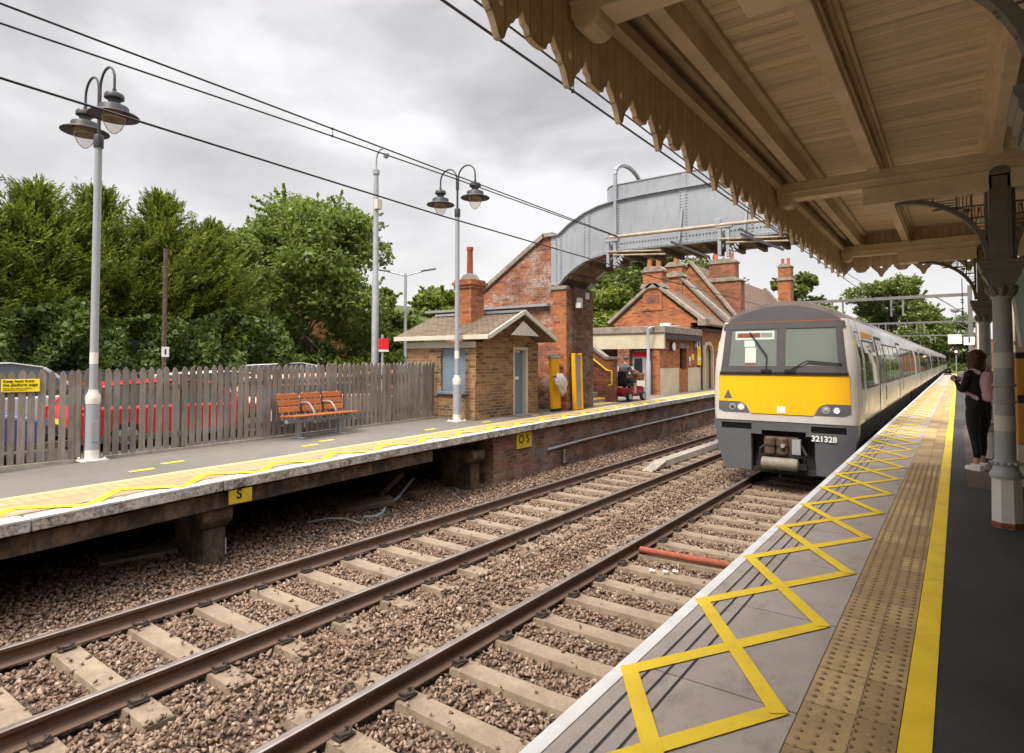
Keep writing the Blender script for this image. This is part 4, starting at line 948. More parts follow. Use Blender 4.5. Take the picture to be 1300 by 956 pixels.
X,Y=-9.78,22.55; b=MB(); b.lathe([(.09,zs),(.09,2.5),(.06,2.55),(.06,3.78)],(X,Y,0),12); b.build('pole',M['pole_grey'],q,smooth=True); b=MB(); b.tube([(X,Y,3.75),(X+.06,Y+.1,3.83),(X+.3,Y+2.5,3.97)],.045,8); b.build('arm',M['pole_grey'],q,smooth=True)
b=MB(); b.lathe([(.065,zs),(.065,2.35)],(X+.12,Y+.55,0),10); b.build('stub_post',M['galv'],q)
def flat(name,label,cat,y0,y1,z0,z1,mat,extra=None):
    q=thing(name,label,cat,(WX+.03,(y0+y1)/2,z0)); b=MB(); b.box(WX+.013,WX+.035,y0,y1,z0,z1); b.build('board',mat,q)
    if extra:
        for (a,c,d,e,m) in extra: b=MB(); b.box(WX+.036,WX+.04,a,c,d,e); b.build('print',m,q)
flat('notice_board','tall yellow notice with white patch left of the arched door','notice',27.25,27.85,2.32,3.12,M['sign_yellow'],[(27.32,27.78,2.52,2.68,M['paper'])])
flat('poster','narrow white and pink poster on the station house brick','poster',26.15,26.4,2.3,2.72,M['lilac'],[(26.18,26.37,2.5,2.68,M['paper'])])
flat('yellow_plate','small square yellow plate between posters on the station house','sign',26.5,26.8,2.55,2.82,M['sign_yellow'])
q=thing('station_clock','small white faced clock on the station house wall','clock',(WX+.1,24.2,2.95)); b=MB(); b.lathe([(.2,0),(.2,.1)],(WX+.02,24.2,3.1),18,rot=Matrix.Rotation(R(90),3,'Y')); b.build('case',M['brown_trim'],q); b=MB(); b.lathe([(.17,.1),(.17,.112)],(WX+.02,24.2,3.1),18,rot=Matrix.Rotation(R(90),3,'Y')); b.build('face',M['paper'],q)
q=thing('wall_speaker','round black and white loudspeaker beside the arched door','speaker',(WX+.1,27.05,3.2)); b=MB(); b.lathe([(.14,0),(.2,.14)],(WX+.02,27.05,3.25),14,rot=Matrix.Rotation(R(90),3,'Y')); b.build('horn',M['paper'],q); b=MB(); b.lathe([(.12,.141),(.05,.15)],(WX+.02,27.05,3.25),14,rot=Matrix.Rotation(R(90),3,'Y')); b.build('mouth',M['black'],q)
b=MB(); b.box(-9.9,-9.5,24.0,24.25,3.91,4.06); tag(b.build('roof_floodlight',M['paper'],bev=.02),'small white floodlight on the flat shelter roof','floodlight')
# house behind the trees
q=thing('distant_house','pale orange brick house behind the broad tree','house',(-33,22,1)); b=MB(); b.box(-37,-31,17.5,26,.7,5.0); b.prism([(17.5,5.0),(26,5.0),(21.75,7.6)],'x',-37,-31); b.build('wall',M['brick_orange'],q); b=MB()
for s in (17.2,26.3): b.hexa([(-37.3,s,4.75),(-30.7,s,4.75),(-30.7,21.75,7.6),(-37.3,21.75,7.6),(-37.3,s,4.9),(-30.7,s,4.9),(-30.7,21.75,7.75),(-37.3,21.75,7.75)])
b.build('roof',M['tiles_red'],q); b=MB(); b.box(-31.02,-30.9,19.2,20.4,2.2,3.6); b.box(-31.02,-30.9,22.5,23.7,2.2,3.6); b.build('window',M['glass_dark'],q)
q=thing('white_outbuilding','low white flat roofed outbuilding behind a black railing','building',(-29,20.2,1)); b=MB(); b.box(-30.4,-28.6,18.3,21.6,.7,3.25); b.build('wall',M['white_paint'],q); b=MB(); b.box(-30.5,-28.5,18.2,21.7,3.25,3.4); b.build('roof',M['paper'],q)
q=thing('iron_railing','black iron railing in front of the white outbuilding','railing',(-27.6,19.5,1)); b=MB()
for k in range(44): y=16.6+k*.14; b.box(-27.61,-27.59,y-.008,y+.008,.8,3.1)
b.build('bars',M['black'],q); b=MB(); b.box(-27.62,-27.58,16.5,22.8,2.95,3.0); b.box(-27.62,-27.58,16.5,22.8,1.1,1.15); b.build('rail',M['black'],q)
# ================================================================== TRAIN
TX,TY=-2.955,13.5
r=thing('train_carriage','leading white and grey train carriage with yellow front at the near platform','train carriage',(TX,TY,-.16),group='carriages of the electric train')
SEC=[(1.265,1.385),(1.33,1.40),(1.9,1.405),(2.55,1.375),(3.2,1.26),(3.36,1.21)]
ROOF=[(3.36,1.21),(3.50,1.06),(3.62,.82),(3.71,.52),(3.765,.22),(3.78,0)]
def hw(z): return float(np.interp(z,[a for a,_ in SEC],[c for _,c in SEC]))
def rake(z): return max(0,z-2.28)*.13
# nose: y offset, inset
NS=[(0,.135),(.012,.075),(.05,.03),(.12,.006),(.22,0)]
def loft(prof,secs,name,mat,par,cap=True,mb=None):
    """prof list of (z,halfwidth) from low to high, closed to the mirrored side; secs (y,inset,rk)"""
    b=mb or MB(); i0=len(b.v); n=len(prof)
    for yo,ins,k in secs:
        for s in (-1,1):
            for z,w in prof: b.v.append((TX+s*max(w-ins,0),TY+yo+rake(z)*k,z))
    for q in range(len(secs)-1):
        for s in (0,1):
            for j in range(n-1):
                a=i0+q*2*n+s*n+j; c=i0+(q+1)*2*n+s*n+j; b.f.append([a,a+1,c+1,c]); b.m.append(0)
        for j in (0,n-1):
            if j==n-1 and prof[-1][1]==0: continue
            a=i0+q*2*n+j; c=i0+(q+1)*2*n+j; b.f.append([a,c,c+n,a+n]); b.m.append(0)
    if cap:
        for q in (0,len(secs)-1):
            for j in range(n-1): a=i0+q*2*n+j; b.f.append([a,a+1,a+1+n,a+n]); b.m.append(0)
    return b if mb else b.build(name,mat,par,smooth=True)
def dense(p,m=5):
    o=[]
    for a,c in zip(p[:-1],p[1:]):
        for k in range(m): o.append((lerp(a[0],c[0],k/m),lerp(a[1],c[1],k/m)))
    return o+[p[-1]]
CL=19.9
BODY=dense(SEC,3)
# body shell of the cab end, then the long saloon sides
loft(BODY,[(y,i,1) for y,i in NS]+[(.9,0,1),(1.0,0,1)],'cab_shell',M['train_white'],r)
RP=ROOF
loft(RP,[(.12+0,.03,1.0),(.17,.0,1),(.5,0,1),(1.0,0,1)],'cab_roof',M['train_roof'],r)
side=MB(); loft(BODY,[(1.002,0,0),(CL,0,0)],'x',None,None,mb=side); body=side.build('body',M['train_side'],r,smooth=True)
rb=MB(); loft(RP,[(1.12,0,0),(CL,0,0)],'x',None,None,mb=rb); roof=rb.build('roof',M['train_roof'],r,smooth=True)
# wrap upper dark dome front panel
def face(poly,d,name,mat,par,th=.008,sub=None,**k):
    """panel following the raked front; poly in (x from centre, z)"""
    b=MB(); n=len(poly)
    A=[(TX+x,TY+rake(z)-d-th,z) for x,z in poly]; B=[(TX+x,TY+rake(z)-d+.004,z) for x,z in poly]
    i=len(b.v); b.v+=A+B; b.f.append(list(range(i,i+n)));b.m.append(0); b.f.append(list(range(i+2*n-1,i+n-1,-1)));b.m.append(0)
    for q in range(n): l=(q+1)%n; b.f.append([i+q,i+n+q,i+n+l,i+l]); b.m.append(0)
    return b.build(name,mat,par,**k)
# upper dark dome
arc=[(-1.08,3.345)]+[(-1.08+2.16*q/14,3.36+.31*math.sin(PI*q/14)**.72) for q in range(0,15)]+[(1.08,3.345)]
face(arc,-.02,'dome_panel',M['train_mask'],r,.03)
face([(-1.1,3.325),(1.1,3.325),(1.1,3.345),(-1.1,3.345)],.0,'gutter_strip',M['pipe_red'],r,.012)
# window surround with two openings (four bars + pillar)
S=MB()
def bar2(x0,x1,z0,z1,dx0=0,dx1=0,d=.0,th=.02,mb=S):
    i=len(mb.v); P=[(x0,z0),(x1,z0),(x1+dx1,z1),(x0+dx0,z1)]
    A=[(TX+x,TY+rake(z)-d-th,z) for x,z in P]; B=[(TX+x,TY+rake(z)-d+.005,z) for x,z in P]
    mb.hexa([A[0],A[1],B[1],B[0],A[3],A[2],B[2],B[3]])
W0,W1=2.285,3.32
bar2(-1.225,1.225,W0,2.42,.02,-.02); bar2(-1.19,1.19,3.19,W1,.03,-.03)
bar2(-1.205,-1.06,2.421,3.189,.075,.055); bar2(1.06,1.205,2.421,3.189,-.055,-.075); bar2(-.085,.085,2.421,3.189)
S.build('windscreen_surround',M['train_mask'],r)
for s in (-1,1):
    pl=[(.09,2.425),(1.065,2.425),(1.01,3.185),(.09,3.185)]; pl=[(s*x,z) for x,z in pl]
    face(pl,.004,'windscreen',M['glass_cab'],r,.006)
    # pale sheet added close behind the glass, standing in for a lit cab
    b=MB(); P=[(TX+x,TY+rake(z)-.001,z) for x,z in pl]; b.poly(P); b.build('lit_cab_sheet' ,M['lit_cab_tone'],r)
# destination display and papers behind the glass
def inn(x0,x1,z0,z1,mat,nm,d=.0025): face([(x0,z0),(x1,z0),(x1,z1),(x0,z1)],d-.005,nm,mat,r,.004)
inn(-.93,-.14,2.97,3.15,M['paper'],'destination_box'); inn(-.89,-.42,3.01,3.11,M['pipe_red'],'destination_text',.004); inn(-.41,-.18,3.01,3.11,M['grey_paint'],'destination_text',.004)
inn(-.72,-.50,2.48,2.80,M['paper'],'cab_notice'); inn(-.72,-.48,2.43,2.475,M['pipe_red'],'cab_notice'); inn(-.74,-.52,2.82,2.95,M['paper'],'cab_notice')
# wipers
for s,pts in ((-1,[(-.28,2.30),(-.27,2.62),(-.62,3.12)]),(1,[(.18,2.33),(.50,2.52),(1.12,2.46)])):
    b=MB(); b.tube([(TX+x,TY+rake(z)-.05,z) for x,z in pts],.012,6); b.box(TX+pts[0][0]-.1,TX+pts[0][0]+.1,TY-.06,TY-.02,2.285,2.34)
    p,q=pts[1],pts[2]; b.bar((TX+p[0]*1.0,TY+rake(p[1])-.035,p[1]),(TX+q[0],TY+rake(q[1])-.035,q[1]),.025,.018); b.build('wiper',M['black'],r)
face([(-1.24,2.225),(1.24,2.225),(1.235,2.283),(-1.235,2.283)],.0,'sill_strip',M['black'],r,.03)
# yellow panel: one polygon with headlamp cut-outs
yp=[(-1.255,2.222),(-1.27,1.66),(-.86,1.66),(-.77,1.64),(-.69,1.58),(-.60,1.42),(.60,1.42),(.69,1.58),(.77,1.64),(.86,1.66),(1.27,1.66),(1.255,2.222)]
face(yp,.0,'yellow_panel',M['train_yellow'],r,.010)
for s in (-1,1):
    hp=[(s*x,z) for x,z in [(.62,1.425),(1.15,1.425),(1.24,1.46),(1.27,1.52),(1.27,1.652),(.86,1.652),(.775,1.632),(.70,1.575)]]
    face(hp,.0,'headlamp_cluster',M['train_grey'],r,.006)
    for x,m,rr in ((.83,'galv',.068),(1.02,'lamp_on' if s>0 else 'lamp_warm',.06)) if s>0 else ((.98,'train_mask',.06),(.80,'lamp_warm',.07)):
        b=MB(); b.lathe([(rr*1.15,0),(rr*1.15,.018),(rr,.02)],(TX+s*x,TY+.0,1.54),16,rot=Matrix.Rotation(R(90),3,'X')); hh=b.build('headlight',M['galv'],r)
        b=MB(); b.lathe([(rr*.93,.0),(rr*.6,.012),(.0001,.018)],(TX+s*x,TY-.012,1.54),16,rot=Matrix.Rotation(R(90),3,'X')); b.build('lens',M[m],hh,smooth=True)
face([(-.60,1.405),(.60,1.405),(.60,1.419),(-.60,1.419)],.0,'panel_seam',M['pipe_red'],r,.006)
for s_ in (-1,1): face([(s_*1.262,1.45),(s_*1.272,1.45),(s_*1.262,2.22),(s_*1.252,2.22)],.0,'panel_seam',M['train_mask'],r,.005)
face([(-.08,1.45),(.08,1.45),(.08,1.58),(-.08,1.58)],.011,'badge',M['paper'],r,.004)
face([(-1.16,1.72),(-.98,1.72),(-1.07,1.91)],.011,'warning_triangle',M['train_grey'],r,.004)
# lower valance (skirt)
SK=[(.22,1.17),(.30,1.20),(.6,1.29),(1.0,1.37),(1.27,1.385)]
b=MB()
def skirt(x0,x1,z0,z1):
    """front skirt panel in grey, sloping back slightly towards the bottom"""
    yy=lambda z: TY+.02+(1.13-z)*.06
    def wl(z,s): return s*float(np.interp(z,[a for a,_ in SK],[c for _,c in SK]))
    a0=wl(z0,-1) if x0 is None else x0; a1=wl(z1,-1) if x0 is None else x0; c0=wl(z0,1) if x1 is None else x1; c1=wl(z1,1) if x1 is None else x1
    b.hexa([(TX+a0,yy(z0),z0),(TX+c0,yy(z0),z0),(TX+c0,yy(z0)+.35,z0),(TX+a0,yy(z0)+.35,z0),(TX+a1,yy(z1),z1),(TX+c1,yy(z1),z1),(TX+c1,yy(z1)+.35,z1),(TX+a1,yy(z1)+.35,z1)])
for s0,s1 in ((None,-.62),(.62,None)):
    for z0,z1 in ((.22,.6),(.6,1.075)): skirt(s0,s1,z0,z1)
    skirt(s0,s1,1.205,1.264)
for s0,s1 in ((None,-1.22),(-.60,.55),(1.18,None)): skirt(s0,s1,1.077,1.203)
skirt(-.62,.62,1.205,1.264); skirt(-.619,-.40,.99,1.075); skirt(.45,.619,.99,1.075)
b.build('front_skirt',M['train_grey'],r)
for xx in (-1.21,.56):
    b=MB(); b.box(TX+xx-.03,TX+xx+.63,TY+.10,TY+.3,1.077,1.203)
    for k in range(5): b.box(TX+xx,TX+xx+.61,TY+.04,TY+.101,1.085+k*.024,1.094+k*.024)
    b.build('grille',M['black'],r)
b=MB(); b.box(TX-.62,TX+.62,TY+.38,TY+.42,.2,1.07); b.box(TX-.625,TX-.60,TY+.06,TY+.4,.22,1.07); b.box(TX+.60,TX+.625,TY+.06,TY+.4,.22,1.07); b.build('coupler_recess',M['train_under'],r)
text('running_number','321328',.155,(TX+.55,TY+.013-.004,.885),(R(90),0,0),M['paper'],r,ext=.002,off=.0045)
# coupler
c=MB(); 
for xx,h in ((-.22,.30),(.02,.30)): c.lathe([(.10,.60),(.115,.64),(.105,.76),(.12,.80),(.11,.93),(.07,.96)],(TX+xx,TY-.05,0),14)
c.box(TX-.34,TX+.30,TY+.02,TY+.3,.56,.95); cp=c.build('coupler',M['coupler'],r,bev=.008)
c=MB(); c.lathe([(.06,-.36),(.12,-.34),(.128,-.26),(.128,.26),(.12,.34),(.06,.36)],(TX-.02,TY-.1,.42),16,rot=Matrix.Rotation(R(90),3,'Y')); c.build('electrical_head',M['coupler_pale'],cp,smooth=True)
c=MB(); c.box(TX-.40,TX+.40,TY-.06,TY+.1,.555,.59); c.lathe([(.05,0),(.05,.06)],(TX-.44,TY-.02,.40),10,rot=Matrix.Rotation(R(90),3,'X')); c.box(TX+.31,TX+.47,TY-.05,TY+.05,.32,.44); c.build('support',M['black'],cp)
c=MB(); c.lathe([(.04,0),(.04,.05)],(TX+.06,TY-.17,.80),10,rot=Matrix.Rotation(R(90),3,'X')); c.build('coupler_knob',M['galv'],cp); c=MB(); c.box(TX+.20,TX+.36,TY-.04,TY+.1,.62,.92); c.build('coupler_face',M['galv'],cp)
c=MB(); c.tube([(TX-.3,TY+.1,.8),(TX-.42,TY-.0,.7),(TX-.45,TY+.02,.45),(TX-.3,TY+.1,.36)],.025,6); c.build('air_hose',M['rubber'],cp,smooth=True); c=MB(); c.tube([(TX+.34,TY+.1,.8),(TX+.46,TY+.0,.62),(TX+.4,TY+.05,.42)],.03,6); c.build('air_hose',M['rubber'],cp,smooth=True); c=MB(); c.tube([(TX-.02,TY-.1,.27),(TX-.02,TY-.11,.12)],.008,5); c.build('air_hose',M['rubber'],cp,smooth=True)
c=MB(); c.box(TX-.62,TX+.62,TY+.1,TY+.36,.20,.28); c.build('lower_beam',M['train_under'],r)
# underframe, bogies
b=MB(); b.box(TX-1.2,TX+1.2,TY+.45,TY+CL-.3,.72,1.262); b.box(TX-1.15,TX+1.15,TY+6,TY+13.5,.35,.72); under=b.build('underframe',M['train_under'],r)
def bogie(y,par):
    b=MB(); 
    for s in (-1,1): b.box(TX+s*1.0-.07,TX+s*1.0+.07,TY+y-1.9,TY+y+1.9,.42,.62); b.box(TX+s*1.12-.1,TX+s*1.12+.1,TY+y-1.5,TY+y-1.2,.3,.55); b.box(TX+s*1.12-.1,TX+s*1.12+.1,TY+y+1.0,TY+y+1.5,.3,.55)
    g=b.build('bogie',M['train_under'],par)
    for d in (-1.3,1.3):
        b=MB()
        for s in (-1,1): b.lathe([(.40,-.07),(.43,-.06),(.43,.0),(.40,.06)],(TX+s*.75,TY+y+d,.425),18,rot=Matrix.Rotation(R(90),3,'Y'))
        b.tube([(TX-.75,TY+y+d,.425),(TX+.75,TY+y+d,.425)],.07,8); b.build('wheelset',M['rail_rust'],g)
    return g
bogie(3.1,r); bogie(CL-3.1,r)
# side furniture (both sides): windows, doors
def sidepanel(mb,s,y0,y1,z0,z1,d=.006,th=.02):
    n=4
    for k in range(n):
        za,zb_=lerp(z0,z1,k/n),lerp(z0,z1,(k+1)/n); wa,wb=hw(za),hw(zb_)
        o=[(TX+s*(wa-th),TY+y0,za),(TX+s*(wa-th),TY+y1,za),(TX+s*(wb-th),TY+y1,zb_),(TX+s*(wb-th),TY+y0,zb_)]
        p=[(TX+s*(wa+d),TY+y0,za),(TX+s*(wa+d),TY+y1,za),(TX+s*(wb+d),TY+y1,zb_),(TX+s*(wb+d),TY+y0,zb_)]
        mb.hexa(o+p)
CABW=[(1.25,3.75)]; 
WIN=[(1.35,3.55),(5.75,7.0),(7.3,8.55),(8.85,10.1),(12.15,13.4),(13.7,14.95),(15.25,16.5),(17.0,19.2)]
DRS=[(4.05,5.45),(10.4,11.8)]
def sides(par,wins,doors,cabdoor):
    for s in (-1,1):
        for a,c in wins:
            f=MB(); sidepanel(f,s,a-.05,c+.05,1.93,2.97,.004); fr=f.build('window',M['train_mask'],par)
            f=MB(); m=(a+c)/2; sidepanel(f,s,a,m-.02,1.98,2.92,.009); sidepanel(f,s,m+.02,c,1.98,2.92,.009); f.build('pane',M['glass_dark'],fr)
        for a,c in doors:
            f=MB(); sidepanel(f,s,a-.06,a-.0,1.28,3.12,.012); sidepanel(f,s,c,c+.06,1.28,3.12,.012); sidepanel(f,s,a,c,3.06,3.12,.012); sidepanel(f,s,a,c,1.29,3.058,.006); dd=f.build('door',M['train_mask'],par)
            m=(a+c)/2; f=MB(); 
            for u,v in ((a+.015,m-.012),(m+.012,c-.015)): sidepanel(f,s,u,v,1.30,3.04,.011)
            f.build('door_leaf',M['train_side'],dd)
            f=MB()
            for u,v in ((a+.10,m-.09),(m+.09,c-.10)): sidepanel(f,s,u,v,1.95,2.90,.016)
            f.build('pane',M['glass_dark'],dd)
            f=MB(); sidepanel(f,s,c+.10,c+.22,1.5,1.85,.012); f.build('door_button_panel',M['pipe_red'],dd)
        if cabdoor:
            f=MB(); sidepanel(f,s,.46,.48,1.29,3.1,.004); sidepanel(f,s,1.04,1.06,1.29,3.1,.004); sidepanel(f,s,.46,1.06,3.1,3.12,.004); dd=f.build('cab_door',M['train_mask'],par)
            f=MB(); sidepanel(f,s,.56,.86,1.95,2.85,.009); f.build('pane',M['glass_dark'],dd)
            f=MB(); sidepanel(f,s,1.4,3.5,3.02,3.14,.008); f.build('orange_stripe',M['door_orange'],par)
            f=MB(); sidepanel(f,s,.20,.26,2.75,2.95,.008); f.build('yellow_plate',M['sign_yellow'],par)
sides(r,WIN,DRS,True)
b=MB()
for s in (-1,1): sidepanel(b,s,1.0,CL,1.27,1.32,.006)
b.build('solebar_stripe',M['train_grey'],r)
# pantograph of the third carriage is added below; following carriages
def carriage(k,label):
    q=thing('train_carriage',label,'train carriage',(TX,TY,-.16),group='carriages of the electric train')
    side=MB(); loft(BODY,[(0,0,0),(CL,0,0)],'x',None,None,mb=side); side.build('body',M['train_side'],q,smooth=True)
    rb=MB(); loft(RP,[(0,0,0),(CL,0,0)],'x',None,None,mb=rb); rb.build('roof',M['train_roof'],q,smooth=True)
    b=MB(); b.box(TX-1.2,TX+1.2,TY+.3,TY+CL-.3,.72,1.262); b.box(TX-1.15,TX+1.15,TY+6,TY+13.5,.35,.72); b.build('underframe',M['train_under'],q)
    bogie(3.1,q); bogie(CL-3.1,q); sides(q,[(.8,3.0)]+WIN[1:],DRS,False)
    b=MB(); b.box(TX-.6,TX+.6,TY-.32,TY,1.1,3.3); b.build('gangway',M['rubber'],q)
    q.location=(TX,TY+20.25*k,-.16); return q
cars=[]
C1=carriage(1,'second train carriage, directly coupled behind the yellow fronted one')
def panto(q,par):
    y0=TY; b=MB()
    y=y0+10; b.box(TX-.7,TX+.7,y-.8,y+.8,3.8,3.86); b.tube([(TX-.4,y-.6,3.86),(TX-.3,y+.7,4.35),(TX-.25,y-.1,4.85)],.03,6); b.tube([(TX+.4,y-.6,3.86),(TX+.3,y+.7,4.35),(TX+.25,y-.1,4.85)],.03,6); b.tube([(TX-.8,y-.1,4.8),(TX-.55,y-.1,4.9),(TX+.55,y-.1,4.9),(TX+.8,y-.1,4.8)],.03,6); b.build('pantograph',M['dark_iron'],par)
labs=['third train carriage back from the yellow front, carrying the pantograph','fourth train carriage back from the yellow front, small in the distance','fifth train carriage back from the yellow front, near the vanishing point','farthest train carriage, at the vanishing point of the platform']
for k,l in enumerate(labs): 
    q=dup(C1,(TX,TY+20.25*(k+2),-.16),None,l)
    if k==0: ORG[q.name]=(TX,TY,-.16); panto(2,q)
# ================================================================== PLATFORM CANOPY
CX0=-1.71; CY1=12.75; CY0=-8.0; ZB=4.36; ZP=4.57; ZR=4.80
BE=[-1.8,2.95,7.67,12.5]
r=thing('platform_canopy','cream timber platform canopy with saw toothed valance over the near platform','canopy',(.36,2.8,Z_NEAR))
b=MB(); b.box(CX0+.02,4.6,CY0,CY1-.02,ZR,ZR+.06); b.build('roof_boards',M['ceiling_boards'],r)
b=MB(); b.box(CX0-.06,4.7,CY0,CY1+.05,ZR+.065,ZR+.12); b.build('roof_covering',M['grey_paint'],r)
# beams with deeper inner part
for y in BE:
    b=MB(); b.box(CX0+.035,4.5,y-.10,y+.10,ZB+.02,ZP-.002); b.box(-.80,4.5,y-.12,y+.12,ZB-.17,ZB+.018); b.box(CX0+.035,4.5,y-.115,y+.115,ZB+.085,ZB+.115)
    b.lathe([(.075,-.102),(.085,-.09),(.085,.09),(.075,.102)],(CX0+.13,y,ZB+.02),14,rot=Matrix.Rotation(R(90),3,'X'))
    b.build('beam',M['cream'],r,bev=.008)
# purlins along the platform
for x,w in ((-.69,.16),(.34,.16),(1.4,.16),(2.5,.16)):
    b=MB(); w=.10; b.box(x-w/2,x+w/2,CY0,CY1-.03,ZP+.001,ZR-.002); b.box(x-w/2-.075,x+w/2+.075,CY0,CY1-.03,ZR-.035,ZR-.003); b.box(x-w/2-.04,x+w/2+.04,CY0,CY1-.03,ZR-.075,ZR-.0352); b.box(x-w/2-.018,x+w/2+.018,CY0,CY1-.03,ZP+.055,ZP+.08); b.build('purlin',M['cream'],r,bev=.006)
    for y in BE: b=MB(); b.box(x-w/2-.01,x+w/2+.01,y-.16,y-.125,ZP-.05,ZP+.08); b.build('purlin_end',M['cream'],r,bev=.006)
x=-1.40; b=MB(); b.box(x-.05,x+.05,CY0,CY1-.03,ZP+.001,ZR-.002); b.box(x-.12,x+.12,CY0,CY1-.03,ZR-.05,ZR-.003); b.build('purlin',M['cream'],r,bev=.006)
b=MB(); b.box(CX0+.022,CX0+.10,CY0,CY1-.03,ZB+.16,ZB+.25); b.box(CX0+.022,CX0+.14,CY0,CY1-.03,ZR-.1,ZR-.002); b.build('wall_plate',M['cream'],r,bev=.006)
# valance with pointed and short drops; profile per period
def prof(u):
    """height of the lower edge above the deepest point, u in 0..1 of the period"""
    u=u%1.0; d=min(u,1-u)     # 0 at long point
    pts=[(0,.0),(.035,.004),(.06,.05),(.11,.10),(.16,.12),(.175,.15),(.21,.155),(.26,.205),(.295,.21),(.30,.165),(.36,.15),(.375,.115),(.42,.105),(.5,.10)]
    return float(np.interp(d,[a for a,_ in pts],[c for _,c in pts]))
ZT=4.02; PER=.63; PH=2.25
def valance(axis,c0,c1,fixed,th,name,mat,sgn):
    b=MB(); n=int((c1-c0)/(PER/42)); us=np.linspace(c0,c1,n+1)
    zs_=[ZT+prof((u-PH)/PER) if axis=='y' else ZT+prof((u+1.71)/PER) for u in us]
    # hole at long point handled by leaving a slot quad band
    for k in range(n):
        a,c=us[k],us[k+1]; ph=(((a+c)/2-PH)/PER if axis=='y' else ((a+c)/2+1.71)/PER)%1.0; d=min(ph,1-ph)*PER
        f0,f1=fixed-th/2,fixed+th/2
        def cell(z0a,z0b,z1a,z1b):
            P=[(a,f0,z0a),(c,f0,z0b),(c,f1,z0b),(a,f1,z0a),(a,f0,z1a),(c,f0,z1b),(c,f1,z1b),(a,f1,z1a)]
            if axis=='y': P=[(q[1],q[0],q[2]) for q in P]
            b.hexa(P)
        if d<.019:
            hh=math.sqrt(max(0,.019**2-d*d)); zc_=ZT+.175
            cell(zs_[k],zs_[k+1],zc_-hh,zc_-hh); cell(zc_+hh,zc_+hh,ZR+.05,ZR+.05)
        else: cell(zs_[k],zs_[k+1],ZR+.05,ZR+.05)
    o=b.build(name,mat,r)
    bm=bmesh.new(); bm.from_mesh(o.data); bmesh.ops.remove_doubles(bm,verts=bm.verts,dist=1e-5)
    # drop inner walls shared by neighbouring cells
    seen={}; 
    for f in bm.faces: seen.setdefault(tuple(sorted(v.index for v in f.verts)),[]).append(f)
    dead=[f for fs in seen.values() if len(fs)>1 for f in fs]
    bmesh.ops.delete(bm,geom=dead,context='FACES_ONLY'); bmesh.ops.recalc_face_normals(bm,faces=bm.faces); bm.to_mesh(o.data); bm.free()
    return o
valance('y',CY0,CY1,CX0,.035,'valance',M['valance_boards'],1)
valance('x',CX0+.02,4.6,CY1,.035,'end_valance',M['valance_end'],1)
b=MB(); b.box(4.4,4.6,CY0,CY1,.9,ZR-.003); tag(b.build('station_wall',M['brick_london'],None),'brick wall of the near station building behind the platform','wall')
